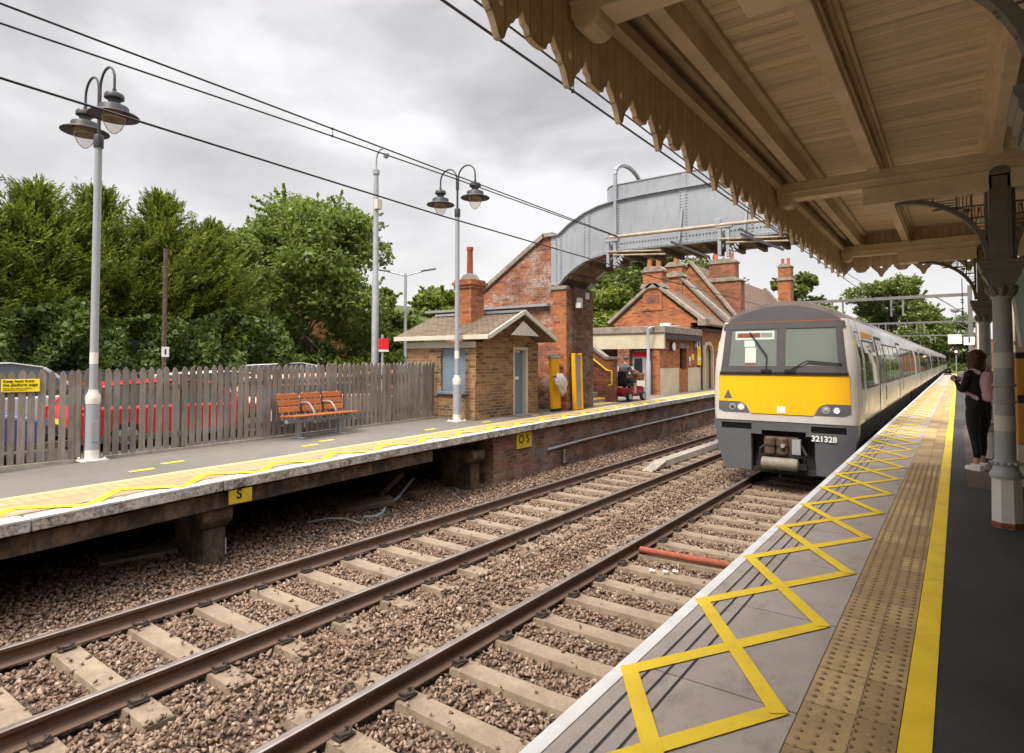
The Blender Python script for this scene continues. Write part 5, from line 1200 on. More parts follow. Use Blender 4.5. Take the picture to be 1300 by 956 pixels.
# ------------------------------------------------------------------ columns
def column(y,label):
    X=.36; q=thing('canopy_column',label,'column',(X,y,Z_NEAR),world=False,group='iron columns of the platform canopy')
    z=-Z_NEAR
    b=MB(); b.lathe([(.130,.0),(.130,.03),(.128,.05),(.122,.46),(.122,.47)],(0,0,0),8,a0=PI/8); b.build('base',M['pole_white'],q)
    b=MB(); b.lathe([(.131,.002),(.134,.03),(.128,.055)],(0,0,.0),8,a0=PI/8); b.build('rust_foot',M['pipe_red'],q)
    b=MB(); b.lathe([(.128,.471),(.132,.49),(.132,.51),(.118,.53),(.105,.56),(.098,.59),(.112,.60),(.112,.625),(.092,.64),(.083,.66),(.083,1.19),(.098,1.20),(.098,1.215),(.083,1.225),(.081,1.35),(.097,1.36),(.097,1.375),(.081,1.385),(.076,2.20),(.09,2.215),(.09,2.24),(.076,2.25)],(0,0,0),20); b.build('shaft',M['column_grey'],q,smooth=True)
    b=MB()
    for k in range(14): a=2*PI*k/14; b.ball((.118*math.cos(a),.118*math.sin(a),.615),.017,6)
    b.build('bead_ring',M['column_grey'],q,smooth=True)
    for z0,z1 in ((.925,1.075),(1.535,1.685)):
        b=MB(); b.lathe([(.0843,z0),(.0838,z1)],(0,0,0),20); b.build('white_band',M['cream_light'],q,smooth=True)
    # capital: leaf ring and flared square block
    b=MB(); 
    for k in range(8): a=2*PI*k/8; b.tube([(.07*math.cos(a),.07*math.sin(a),2.24),(.10*math.cos(a),.10*math.sin(a),2.30),(.125*math.cos(a),.125*math.sin(a),2.33),(.13*math.cos(a),.13*math.sin(a),2.31)],[.03,.034,.022,.008],6)
    sq=[(.072,2.24),(.09,2.32),(.125,2.40),(.15,2.44),(.15,2.475),(.17,2.50),(.17,2.53),(.185,2.545),(.185,2.575)]
    for (a0,z0),(a1,z1) in zip(sq[:-1],sq[1:]): b.hexa([(-a0,-a0,z0),(a0,-a0,z0),(a0,a0,z0),(-a0,a0,z0),(-a1,-a1,z1+.0005),(a1,-a1,z1+.0005),(a1,a1,z1+.0005),(-a1,a1,z1+.0005)])
    b.build('capital',M['canopy_grey'],q,bev=.004)
    b=MB()
    for k in range(7): xx=-.12+k*.04; b.box(xx-.012,xx+.012,-.156,-.149,2.44,2.475); b.box(-.156,-.149,xx-.012,xx+.012,2.44,2.475)
    for k in range(5): 
        xx=-.08+k*.04; b.lathe([(.013,0),(.013,.008)],(xx,-.113,2.385),8,rot=Matrix.Rotation(R(70),3,'X'))
    b.build('dentils',M['canopy_grey'],q)
    b=MB(); b.box(-.085,.085,-.12,-.0,2.576,3.42); b.prism([(-.085,3.42)]+[(-.085*math.cos(PI*k/8),3.42+.075*math.sin(PI*k/8)) for k in range(1,8)]+[(.085,3.42)],'y',-.135,-.121+.0); b.box(-.06,.06,-.126,-.121,2.62,3.40); b.box(-.07,.07,.001,.10,2.576,3.38); b.build('post',M['canopy_grey'],q,bev=.006)
    # fretted brackets on both sides
    for s in (-1,1):
        b=MB(); x0=s*.10; z0=2.60; z1=3.27; L=.74
        arc=[(x0+s*L*math.sin(PI/2*k/14)**1.0*0+s*L*(1-math.cos(PI/2*k/14)),z0+(z1-z0)*math.sin(PI/2*k/14)) for k in range(15)]
        for p,c in zip(arc[:-1],arc[1:]): b.bar((p[0],-.03,p[1]),(c[0],-.03,c[1]),.085,.045,up=(1,0,0) if abs(c[1]-p[1])>abs(c[0]-p[0]) else (0,0,1))
        b.ball((x0+s*L,-.03,z1),.035,8)
        br=b.build('bracket',M['canopy_grey'],q)
        b=MB(); yy=-.03
        def fb(xa,za,xb,zb_,w=.016): b.bar((x0+s*xa,yy,za),(x0+s*xb,yy,zb_),w,w)
        fb(0,z1+.03,L,z1+.03,.03); fb(0.005,z0,.005,z1,.03)
        az=lambda xx: z0+(z1-z0)*math.sqrt(max(0,1-(1-xx/L)**2))
        ax_=lambda zz: L*(1-math.sqrt(max(0,1-((zz-z0)/(z1-z0))**2)))
        for xx in (.12,.24,.44): fb(xx,az(xx),xx,z1)
        for zz in (3.15,3.03,2.88): 
            xe=ax_(zz); 
            if xe>.03: fb(0,zz,min(xe,.30) if zz>3 else xe,zz)
        for k in range(4): fb(.02+.025*k,3.04,.02+.025*k,3.14,.009)
        for k in range(3): fb(.0,2.90+.035*k,.12,2.90+.035*k,.009)
        for k in range(4): fb(.25,3.16+.025*k,.43,3.16+.025*k,.009)
        for k in range(4): fb(.13+.03*k,3.16,.13+.03*k,3.26,.009)
        for k in range(4): fb(.46+.03*k,3.27-.02,.46+.03*k,az(.46+.03*k),.009)
        for k in range(3): fb(.13,2.98-.03*k,ax_(2.98-.03*k)+.0,2.98-.03*k,.010)
        for xx in (.10,.20,.30): fb(xx,az(xx),xx*.55,3.13,.011)
        fb(0,3.15,.45,3.15,.013)
        for a in (20,40,60,78): 
            u=.02
            while u<.30 and 3.13-u*math.sin(R(a))>az(.14+u*math.cos(R(a)))+.01: u+=.008
            fb(.14,3.13,.14+u*math.cos(R(a)),3.13-u*math.sin(R(a)),.012)
        fb(.06,2.80,.06,2.90,.01); fb(.03,2.72,.03,2.9,.01)
        b.build('fretwork',M['canopy_grey'],br)
    q.location=(X,y,Z_NEAR); return q
column(7.67,'near grey iron canopy column with white bands and octagonal white base')
column(12.5,'second grey iron canopy column, half hidden behind the nearer one')
column(2.95,'canopy column beside the camera, only its bracket arch showing')
# ------------------------------------------------------------------ fittings at the right edge
q=thing('orange_cabinet','tall orange cabinet with dark handle at the right edge behind the column','cabinet',(1.0,10.6,Z_NEAR))
b=MB(); b.box(.60,1.25,10.2,10.9,1.45,2.55); b.build('body',M['orange_panel'],q,bev=.02); b=MB(); b.box(.60,1.25,10.22,10.88,Z_NEAR,1.449); b.build('plinth',M['beige_panel'],q); b=MB(); b.box(.61,.68,10.185,10.199,1.98,2.08); b.build('handle',M['black'],q); b=MB(); b.box(.61,.80,10.3,10.7,2.55,2.63); b.build('lid_hinge',M['black'],q)
q=thing('cream_post','cream timber post with moulded bands behind the near column','post',(.66,12.9,Z_NEAR))
b=MB(); b.box(.76,.88,12.85,13.0,Z_NEAR,3.9)
for z in (2.2,2.78,3.5): b.box(.74,.90,12.83,13.02,z,z+.06)
b.build('shaft',M['beige_panel'],q,bev=.006)
q=thing('hoarding','cream boarded screen closing off the stair side behind the canopy','wall',(1.6,14.2,.91)); b=MB(); b.box(.80,1.5,14.2,14.28,.91,4.6); b.build('boards',M['beige_panel'],q)
q=thing('hanging_poster','pale blue poster panel hanging at the right edge beside the column','poster',(.66,9.3,3.0))
b=MB(); b.hexa([(.50,9.2,3.62),(.9,9.2,3.75),(.9,9.24,3.75),(.50,9.24,3.62),(.60,9.2,2.7),(.9,9.2,2.6),(.9,9.24,2.6),(.60,9.24,2.7)]); b.build('sheet',M['poster_blue'],q); b=MB(); b.hexa([(.48,9.19,3.65),(.51,9.19,3.65),(.51,9.25,3.65),(.48,9.25,3.65),(.58,9.19,2.68),(.61,9.19,2.68),(.61,9.25,2.68),(.58,9.25,2.68)]); b.build('frame',M['paper'],q)
# ================================================================== OVERHEAD LINE
def wire(name,label,pts,r_,cat='cable'):
    b=MB(); b.tube(pts,r_,5); return tag(b.build(name,M['black']),label,cat)
def sagline(p,q,sag,n=14): return [(lerp(p[0],q[0],k/n),lerp(p[1],q[1],k/n),lerp(p[2],q[2],k/n)-sag*4*(k/n)*(1-k/n)) for k in range(n+1)]
wire('overhead_wire','upper wire of the pair rising to the top left corner',[(-7.2,-25,6.1),(-7.2,2.6,5.86),(-7.2,4.2,5.855),(-7.2,8,5.83),(-7.2,14.75,5.80)],.012)
wire('overhead_wire','lower wire of the pair above the left lamp posts',[(-7.2,-25,5.55),(-7.2,1.76,5.68),(-7.2,5.3,5.735),(-7.2,8,5.765),(-7.2,14.75,5.78)],.011)
wire('overhead_wire','single thick wire crossing in front of both lamp post tops and ending under the bridge',[(-6.1,-20,5.0),(-6.1,1.5,4.76),(-6.1,6.6,4.65),(-6.1,15,4.60),(-6.1,42,4.75),(-6.1,110,4.75)],.0115)
wire('overhead_wire','lower wire of the pair beside the canopy valance',[(-2.97,-20,5.1),(-2.97,3.9,5.13),(-2.97,9.3,5.15),(-2.97,15,5.19),(-2.97,42,5.3),(-2.97,110,5.3)],.012)
wire('overhead_wire','upper wire of the pair running behind the canopy valance',[(-2.97,-20,5.45),(-2.97,4.5,5.30),(-2.97,9.3,5.24),(-2.97,15,5.22),(-2.97,42,6.0),(-2.97,75,5.6),(-2.97,110,6.0)],.010)
def dropper(label,x,y,z0,z1):
    b=MB(); b.tube([(x,y,z0),(x+.012,y,(z0+z1)/2),(x,y,z1)],.006,4); b.ball((x,y,z1),.022,6); b.ball((x,y,z0),.022,6); tag(b.build('wire_dropper',M['black']),label,'dropper')
dropper('small dropper joining the two wires above the camera mast',-7.2,5.54,5.74,5.845); dropper('small dropper joining the two wires below the canopy valance',-2.97,5.1,5.13,5.29)
def bracket(x,label,flip):
    z=5.5; y=14.72; q=thing('wire_bracket',label,'bracket',(x,y,5.4)); 
    b=MB(); b.box(x-.04,x+.04,y-.04,y+.04,5.02,5.92); b.box(x+.15,x+.23,y-.02,y+.06,4.98,5.80); b.box(x-.08,x+.3,y-.05,y+.05,5.68,5.76); b.box(x-.1,x+.02,y-.06,y+.06,5.78,5.9); b.bar((x,y+.0,5.6),(x,BY0-.02,5.6),.06,.06); b.bar((x,y,5.15),(x,BY0+.1,5.40),.05,.05); b.build('bracket_post',M['galv'],q,bev=.005)
    b=MB(); b.tube([(x,y-.05,5.42),(x+1.5,y-.05,5.30)],.022,8); b.tube([(x+.15,y-.03,5.32),(x+1.6,y-.03,5.20)],.022,8); b.build('steady_arm',M['timber_pale'],q)
    b=MB()
    for k in range(4): b.lathe([(.025,0),(.06,.02),(.06,.03),(.025,.05)],(x+.25+.055*k,y-.04,5.13+.04*k),10,rot=Matrix.Rotation(R(60),3,'Y'))
    for k in range(3): b.lathe([(.025,0),(.055,.02),(.055,.03),(.025,.05)],(x+.30+.055*k,y-.10,5.02+.06*k),10,rot=Matrix.Rotation(R(50),3,'Y'))
    b.build('insulators',M['pole_grey'],q)
bracket(-7.5,'overhead wire bracket with pale insulators at the left of the bridge girder',1); bracket(-4.55,'overhead wire bracket with pale insulators mid span under the bridge girder',1)
b=MB(); b.tube([(-7.45,14.70,5.80),(-2.6,14.70,5.72)],.045,10); tag(b.build('scaffold_tube',M['timber_pale'],smooth=True),'long cream tube slung across the face of the bridge girder','tube')
for x,l in ((-5.77,'dark strut slanting under the middle of the bridge deck'),(-4.1,'dark strut slanting under the right part of the bridge deck')):
    b=MB(); b.bar((x,14.75,5.50 if x<-5 else 5.62),(x+.95,14.75,5.02),.05,.05); b.bar((x+.06,14.62,5.47),(x+1.0,14.62,5.0),.03,.06); tag(b.build('deck_strut',M['dark_iron']),l,'strut')
def gantry(y,z,label,x0=-8.3,x1=.62,rt=True):
    q=thing('wire_gantry',label,'gantry',(x1,y,.9),group='overhead wire gantries along the line')
    b=MB(); b.box(x0,x1,y-.07,y+.07,z-.09,z+.09); b.build('beam',M['gantry'],q)
    b=MB(); b.box(x1-.11,x1+.11,y-.11,y+.11,.7,z+.5); b.build('mast',M['gantry'],q); b=MB(); b.box(x0-.1,x0+.1,y-.1,y+.1,.7,z+.3); b.build('mast',M['gantry'],q)
    b=MB(); b.bar((x1-.1,y,z-1.2),(x1-1.6,y,z-.05),.06,.06); b.build('brace',M['gantry'],q)
    for xx in (-2.6,-3.2,-5.8,-6.4): b=MB(); b.box(xx-.05,xx+.05,y-.05,y+.05,z-1.1,z-.09); b.build('drop_tube',M['gantry'],q)
    b=MB()
    for k in range(3): b.lathe([(.02,0),(.09,.03),(.09,.06),(.02,.09)],(x1-.35,y-.1,z-.35-.5*k),10); b.lathe([(.02,0),(.09,.03),(.09,.06),(.02,.09)],(x1-.35,y-.1,z-.5-.5*k),10)
    b.tube([(x1-.35,y-.1,z+.9),(x1-.35,y-.1,z-1.9)],.025,5); b.build('insulator_string',M['insul'],q)
gantry(43.5,6.3,'nearest overhead wire gantry, crossing in front of the big round tree'); gantry(72,6.25,'second overhead wire gantry, farther along the line',-9,1.5); gantry(108,6.2,'third overhead wire gantry, small beyond the train roofs',-9,1.6); gantry(150,6.2,'fourth overhead wire gantry, smallest, near the vanishing point',-9,1.6)
q=thing('platform_number_sign','white platform number sign reading 1 on the far part of the near platform','sign',(.5,42.5,3.5)); b=MB(); b.box(.28,.78,42.5,42.55,3.4,3.85); b.build('plate',M['paper'],q); text('lettering','1',.42,(.43,42.49,3.46),(R(90),0,0),M['black'],q,off=.01)
q=thing('platform_number_sign','blank looking white sign left of the platform number','sign',(-.2,44,3.5)); b=MB(); b.box(-.45,.22,44,44.05,3.5,4.05); b.build('plate',M['paper'],q)
q=thing('pole_light','small oval lamp on the second gantry beam','lamp',(-.2,71.5,6.5)); b=MB(); b.ball((-.1,71.5,7.35),.42,12,0,(1,.5,.75)); b.build('globe',M['galv'],q,smooth=True); b=MB(); b.tube([(-.1,71.5,6.3),(-.1,71.5,7.0)],.05,6); b.build('stem',M['galv'],q)
q=thing('white_mast','tall pale mast standing beside the platform number sign','mast',(.95,43,.9)); b=MB(); b.lathe([(.11,.9),(.09,5.6)],(.98,43,0),10); b.build('pole',M['pole_white'],q,smooth=True); b=MB(); b.box(.9,1.06,42.9,43.1,4.9,5.6); b.build('speaker_box',M['insul'],q)
q=thing('signal_lamp','small amber lit signal at the far end of the near platform','signal',(-.2,90,.9)); b=MB(); b.tube([(-.15,90,.9),(-.15,90,3.6)],.06,6); b.build('post',M['galv'],q); b=MB(); b.box(-.4,.1,89.9,90.1,3.3,4.2); b.build('head',M['black'],q); b=MB(); b.lathe([(.14,0),(.14,.05)],(-.15,89.9,3.6),12,rot=Matrix.Rotation(R(90),3,'X')); b.build('lens',M['lamp_warm'],q)
q=thing('far_overbridge','brown brick overbridge far down the line','bridge',(-4,190,0)); b=MB(); b.box(-30,-9.5,188,196,-.7,7.5); b.box(3,9,188,196,-.7,7.5); b.box(-9.5,3,188,196,5.6,7.5); b.build('wall',M['brick_red'],q); b=MB(); b.box(-30,30,187.8,196.2,7.5,7.8); b.build('coping',M['stone'],q)
# ================================================================== PEOPLE
def skinbody(name,joints,edges,matf,mats,parent,sub=2,root='pelvis'):
    names=list(joints); me=bpy.data.meshes.new(name); me.from_pydata([joints[k][0] for k in names],[(names.index(a),names.index(c)) for a,c in edges],[])
    o=bpy.data.objects.new(name,me); COL.objects.link(o); sk=o.modifiers.new('s','SKIN'); sk.use_smooth_shade=True
    L=me.skin_vertices[0].data
    for i,k in enumerate(names):
        rr=joints[k][1]; L[i].radius=rr if isinstance(rr,tuple) else (rr,rr); L[i].use_root=(k==root)
    sb=o.modifiers.new('d','SUBSURF'); sb.levels=sub; sb.render_levels=sub
    bpy.context.view_layer.update(); dg=bpy.context.evaluated_depsgraph_get(); m2=bpy.data.meshes.new_from_object(o.evaluated_get(dg)); 
    bpy.data.objects.remove(o); bpy.data.meshes.remove(me); m2.name=name; m2.materials.clear()
    for m in mats: m2.materials.append(m)
    for p in m2.polygons: p.material_index=matf(p.center); p.use_smooth=True
    o=bpy.data.objects.new(name,m2); COL.objects.link(o); o.parent=parent; return o
def fingers(J,E,wrist,tag_,base,dir_,side,curl,scale=1):
    """five separate fingers leaving the palm"""
    d=Vector(dir_).normalized(); s=Vector(side).normalized(); n=Vector(curl).normalized(); w=Vector(base)
    palm=w+d*.045*scale; J[tag_+'palm']=(tuple(palm),(.036*scale,.02*scale)); E.append((wrist,tag_+'palm'))
    for i,(o,l) in enumerate(((-.03,.062),(-.010,.075),(.011,.07),(.031,.052))):
        a=palm+d*.04+s*o; c=a+d*l*.5+n*.012; e=c+d*l*.35+n*.03
        for q,(p,rr) in enumerate(((a,.0095),(c,.0085),(e,.007))): J[f'{tag_}f{i}{q}']=(tuple(p),rr)
        E+= [(tag_+'palm',f'{tag_}f{i}0'),(f'{tag_}f{i}0',f'{tag_}f{i}1'),(f'{tag_}f{i}1',f'{tag_}f{i}2')]
    t1=w+d*.03-s*.045+n*.01; t2=t1+d*.035-s*.012+n*.015; J[tag_+'t1']=(tuple(t1),.010); J[tag_+'t2']=(tuple(t2),.008); E+= [(tag_+'palm',tag_+'t1'),(tag_+'t1',tag_+'t2')]
def headbits(parent,c,fw,r_=.1):
    """nose, eyes, mouth, ears for a head centred at c facing +y"""
    c=Vector(c); b=MB(); b.tube([c+Vector((0,r_*.86,.012)),c+Vector((0,r_*1.16,-.026)),c+Vector((0,r_*.9,-.034))],[.008,.015,.012],8)
    for s in (-1,1): b.ball(c+Vector((s*r_*.80,-.005,-.01)),.026,8,0,(.35,.8,1.15))
    h=b.build('nose_and_ears',M['skin'],parent,smooth=True)
    b=MB()
    for s in (-1,1): b.ball(c+Vector((s*.032,r_*.82,.012)),.011,8)
    b.build('eyes',M['black'],parent,smooth=True); b=MB(); b.ball(c+Vector((0,r_*.86,-.062)),.022,8,0,(1.1,.4,.3)); b.build('mouth',M['pipe_red'],parent,smooth=True)
# woman with rucksack, facing the train
W=thing('person','person in black top and black leggings with lilac rucksack looking at a phone','person',(.235,11.4,Z_NEAR+.0),rz=R(44),world=False)
J={'pelvis':((0,0,.93),(.135,.115)),'waist':((0,.0,1.08),(.115,.095)),'chest':((0,.0,1.26),(.135,.115)),'upper':((0,-.005,1.36),(.12,.095)),'neck':((0,.01,1.45),.05),'neck2':((0,.03,1.51),.047),'head':((0,.045,1.585),(.078,.090)),'crown':((0,.035,1.66),(.062,.07))}
E=[('pelvis','waist'),('waist','chest'),('chest','upper'),('upper','neck'),('neck','neck2'),('neck2','head'),('head','crown')]
for s,n in ((-1,'L'),(1,'R')):
    J[n+'sh']=((s*.155,0,1.36),.058); J[n+'el']=((s*.205,.045,1.12),.046); J[n+'fo']=((s*.17,.14,1.17),.04); J[n+'wr']=((s*.10,.26,1.255),.027)
    E+=[('upper',n+'sh'),(n+'sh',n+'el'),(n+'el',n+'fo'),(n+'fo',n+'wr')]
    fingers(J,E,n+'wr',n,(s*.10,.26,1.255),(-s*.25,.9,.25),(s*1,0,0),(-s*.4,-.1,.7),.9)
    sx=s*.098; fy=.06 if s>0 else -.05
    J[n+'hip']=((sx,0,.86),.105); J[n+'th']=((sx,.01+fy*.3,.68),.092); J[n+'kn']=((sx*.95,.015+fy*.5,.48),.06); J[n+'ca']=((sx*.95,-.01+fy*.8,.33),.058); J[n+'an']=((sx*.95,fy,.10),.036); J[n+'to']=((sx*1.0,fy+.10,.045),.03)
    E+=[('pelvis',n+'hip'),(n+'hip',n+'th'),(n+'th',n+'kn'),(n+'kn',n+'ca'),(n+'ca',n+'an'),(n+'an',n+'to')]
def wmat(c):
    if c.z>1.475: return 0
    if c.z<.19: return 0
    if c.y>.262 and c.z>1.15: return 0
    return 1
skinbody('body',J,E,wmat,[M['skin'],M['cloth_black']],W)
headbits(W,(0,.05,1.59),None,.092)
# hem of the loose top
b=MB(); b.lathe([(.150,.86),(.158,.90),(.150,1.0),(.132,1.10),(.140,1.22),(.150,1.32),(.12,1.41),(.07,1.455)],(0,0,0),22); b.v=[(x*1.06,y*.86+.005+.015*math.sin(z*30+x*20),z+.012*math.sin(x*40)) for x,y,z in b.v]; b.build('loose_top',M['cloth_black'],W,smooth=True)
# hair to the shoulders
bm=bmesh.new(); bmesh.ops.create_icosphere(bm,subdivisions=4,radius=1)
for v in bm.verts:
    p=v.co.copy(); q=Vector((p.x*.108,p.y*.118-.012,p.z*.115))
    if p.z<0: q.z=p.z*.27; q.x*=1.0+.25*min(1,-p.z*1.4); q.y=q.y*(.75)-.035*(-p.z)
    if p.y>.35 and p.z<.62: q.y=.05+.01*p.y
    q*=1+.05*math.sin(p.x*25+p.z*6)+.03*math.sin(p.z*18+p.y*9); v.co=q+Vector((0,.022,1.605))
me=bpy.data.meshes.new('hair'); bm.to_mesh(me); bm.free(); me.materials.append(M['hair_brown']); o=bpy.data.objects.new('hair',me); COL.objects.link(o); o.parent=W
for p in me.polygons: p.use_smooth=True
for s,fy in ((-1,-.05),(1,.06)):
    b=MB(); x=s*.096; 
    pr=[(-.085,.0,.036),(-.08,.07,.040),(-.03,.085,.042),(.04,.07,.045),(.11,.055,.046),(.165,.04,.036),(.185,.02,.02)]
    for (ya,za,wa),(yb,zb_,wb) in zip(pr[:-1],pr[1:]): b.hexa([(x-wa,fy+ya,.0),(x+wa,fy+ya,.0),(x+wb,fy+yb,.0),(x-wb,fy+yb,.0),(x-wa*.8,fy+ya,za+.012),(x+wa*.8,fy+ya,za+.012),(x+wb*.8,fy+yb,zb_+.012),(x-wb*.8,fy+yb,zb_+.012)])
    b.build('shoe',M['shoe_white'],W,bev=.01)
RK=thing('rucksack','lilac rucksack worn on the back of the person in black','rucksack',(.235,11.4,Z_NEAR),rz=R(44),world=False)
bm=bmesh.new(); bmesh.ops.create_cube(bm,size=1); bmesh.ops.subdivide_edges(bm,edges=bm.edges,cuts=6,use_grid_fill=True)
for v in bm.verts:
    p=v.co*2; k=1.0/max(1e-6,(abs(p.x)**4+abs(p.y)**4+abs(p.z)**4)**.25)*1.0; u=p*k; q=Vector((u.x*.15,u.y*.085,u.z*.215)); q*=1+.04*math.sin(p.x*6+p.z*5); q.y-=.02*(1-u.z) 
    v.co=q+Vector((0,-.215,1.19))
me=bpy.data.meshes.new('bag'); bm.to_mesh(me); bm.free(); me.materials.append(M['lilac']); o=bpy.data.objects.new('bag',me); COL.objects.link(o); o.parent=RK
for p in me.polygons: p.use_smooth=True
b=MB(); b.box(-.105,.105,-.345,-.30,1.02,1.18); b.build('front_pocket',M['lilac'],RK,bev=.02)
for s in (-1,1):
    b=MB(); pts=[(s*.10,-.14,1.38),(s*.105,-.02,1.435),(s*.115,.10,1.37),(s*.13,.13,1.24),(s*.145,.06,1.10),(s*.13,-.13,1.02)]
    for p,c in zip(pts[:-1],pts[1:]): b.bar(p,c,.05,.014,up=(1,0,0))
    b.build('strap',M['lilac'],RK)
b=MB(); b.tube([(-.04,-.16,1.40),(-.03,-.17,1.45),(.03,-.17,1.45),(.04,-.16,1.40)],.01,6); b.build('carry_loop',M['lilac'],RK)
W.scale=(1.03,1.03,1.03); RK.scale=(1.03,1.03,1.03)
ph=thing('phone','small dark phone held in both hands by the person in black','phone',(.235,11.4,Z_NEAR),rz=R(44),world=False)
b=MB(); b.box(-.036,.036,-.005,.005,-.07,.07); b.xf(Matrix.Translation((0,.355,1.295))@Matrix.Rotation(R(-50),4,'X')); b.build('case',M['black'],ph,bev=.003); ph.scale=(1.03,1.03,1.03)
# man on a mobility scooter
zz=zL(19.8); S=thing('mobility_scooter','dark red four wheeled mobility scooter with wicker basket by the platform stair','scooter',(-9.2,19.5,zz),rz=R(-6),world=False)
b=MB(); b.prism([(-.62,.16),(.45,.16),(.62,.22),(.68,.42),(.58,.50),(.50,.30),(-.05,.25),(-.12,.42),(-.60,.46),(-.68,.30)],'x',-.24,.24); b.build('body',M['scoot_red'],S,bev=.03)
for y in (-.42,.48):
    for s in (-1,1):
        b=MB(); b.lathe([(.10,-.05),(.15,-.045),(.16,.0),(.15,.045),(.10,.05)],(s*.29,y,.16),18,rot=Matrix.Rotation(R(90),3,'Y')); w=b.build('wheel',M['rubber'],S,smooth=True); b=MB(); b.lathe([(.095,-.053),(.095,.053)],(s*.29,y,.16),14,rot=Matrix.Rotation(R(90),3,'Y')); b.build('rim',M['galv'],w)
b=MB(); b.box(-.24,.24,-.46,-.02,.50,.60); b.box(-.22,.22,-.52,-.43,.58,1.02); b.tube([(0,-.25,.4),(0,-.25,.52)],.05,8); b.build('seat',M['black'],S,bev=.03)
b=MB()
for s in (-1,1): b.box(s*.29-.03,s*.29+.03,-.36,-.0,.74,.78); b.tube([(s*.29,-.4,.6),(s*.29,-.36,.75)],.02,6)
b.build('armrest',M['black'],S,bev=.01)
b=MB(); b.tube([(0,.55,.4),(0,.40,.95)],.03,8); b.tube([(-.24,.34,1.0),(0,.40,.97),(.24,.34,1.0)],.018,8); b.ball((0,.43,1.0),.10,10,0,(1,.7,.7)); b.build('tiller',M['scoot_red'],S,smooth=True)
b=MB(); b.prism([(.50,.68),(.76,.68),(.80,.93),(.48,.93)],'x',-.19,.19); b.build('basket',M['wicker'],S,bev=.01)
b=MB(); b.box(-.10,.10,.70,.715,.36,.46); b.build('headlight',M['paper'],S); b=MB(); b.box(.245,.26,-.05,.12,.25,.62); b.build('side_bag',M['timber_pale'],S,bev=.02)
P=thing('person','seated person in grey jacket and flat cap riding the mobility scooter','person',(-9.2,19.5,zz),rz=R(-6),world=False)
J={'pelvis':((0,-.22,.68),(.15,.13)),'waist':((0,-.25,.86),(.15,.13)),'chest':((0,-.24,1.06),(.165,.13)),'upper':((0,-.22,1.17),(.14,.105)),'neck':((0,-.19,1.26),.055),'neck2':((0,-.17,1.31),.052),'head':((0,-.15,1.39),(.078,.09)),'crown':((0,-.155,1.46),(.066,.075))}
E=[('pelvis','waist'),('waist','chest'),('chest','upper'),('upper','neck'),('neck','neck2'),('neck2','head'),('head','crown')]
for s,n in ((-1,'L'),(1,'R')):
    J[n+'sh']=((s*.18,-.22,1.16),.065); J[n+'el']=((s*.25,-.10,.90),.053); J[n+'wr']=((s*.20,.20,.97),.034); E+=[('upper',n+'sh'),(n+'sh',n+'el'),(n+'el',n+'wr')]; fingers(J,E,n+'wr',n,(s*.20,.20,.97),(0,.9,.2),(s*1,0,0),(0,.1,-.7),1)
    J[n+'hip']=((s*.10,-.16,.67),.10); J[n+'kn']=((s*.13,.24,.68),.072); J[n+'an']=((s*.12,.26,.34),.045); J[n+'to']=((s*.12,.38,.30),.042); E+=[('pelvis',n+'hip'),(n+'hip',n+'kn'),(n+'kn',n+'an'),(n+'an',n+'to')]
def mmat(c):
    if c.z>1.27: return 0
    if c.y>.215 and c.z>.9: return 0
    if c.z<.36: return 3
    return 1 if (c.z>.78 or (abs(c.x)>.17 and c.z>.8)) else 2
skinbody('body',J,E,mmat,[M['skin'],M['cloth_grey'],M['cloth_navy'],M['black']],P); headbits(P,(0,-.145,1.395),None,.092)
b=MB(); b.lathe([(.105,1.43),(.11,1.455),(.095,1.50),(.05,1.52),(.0001,1.525)],(0,-.155,0),16); b.box(-.07,.07,-.075,.0,1.435,1.45); b.build('flat_cap',M['cloth_grey'],P,smooth=True)
b=MB(); b.box(-.05,.05,-.10,-.085,.86,1.2); b.build('shirt_front',M['paper'],P)
q=thing('information_post','small white and blue information panel at the foot of the platform stair','sign',(-9.5,18.95,zz)); b=MB(); b.box(-9.46,-9.40,18.9,18.98,1.85,2.5); b.build('panel',M['paper'],q); b=MB(); b.box(-9.385,-9.33,18.9,18.96,1.95,2.4); b.build('blue_panel',M['poster_blue'],q); b=MB(); b.box(-9.42,-9.34,18.9,18.98,zz,1.9); b.build('post',M['galv'],q)
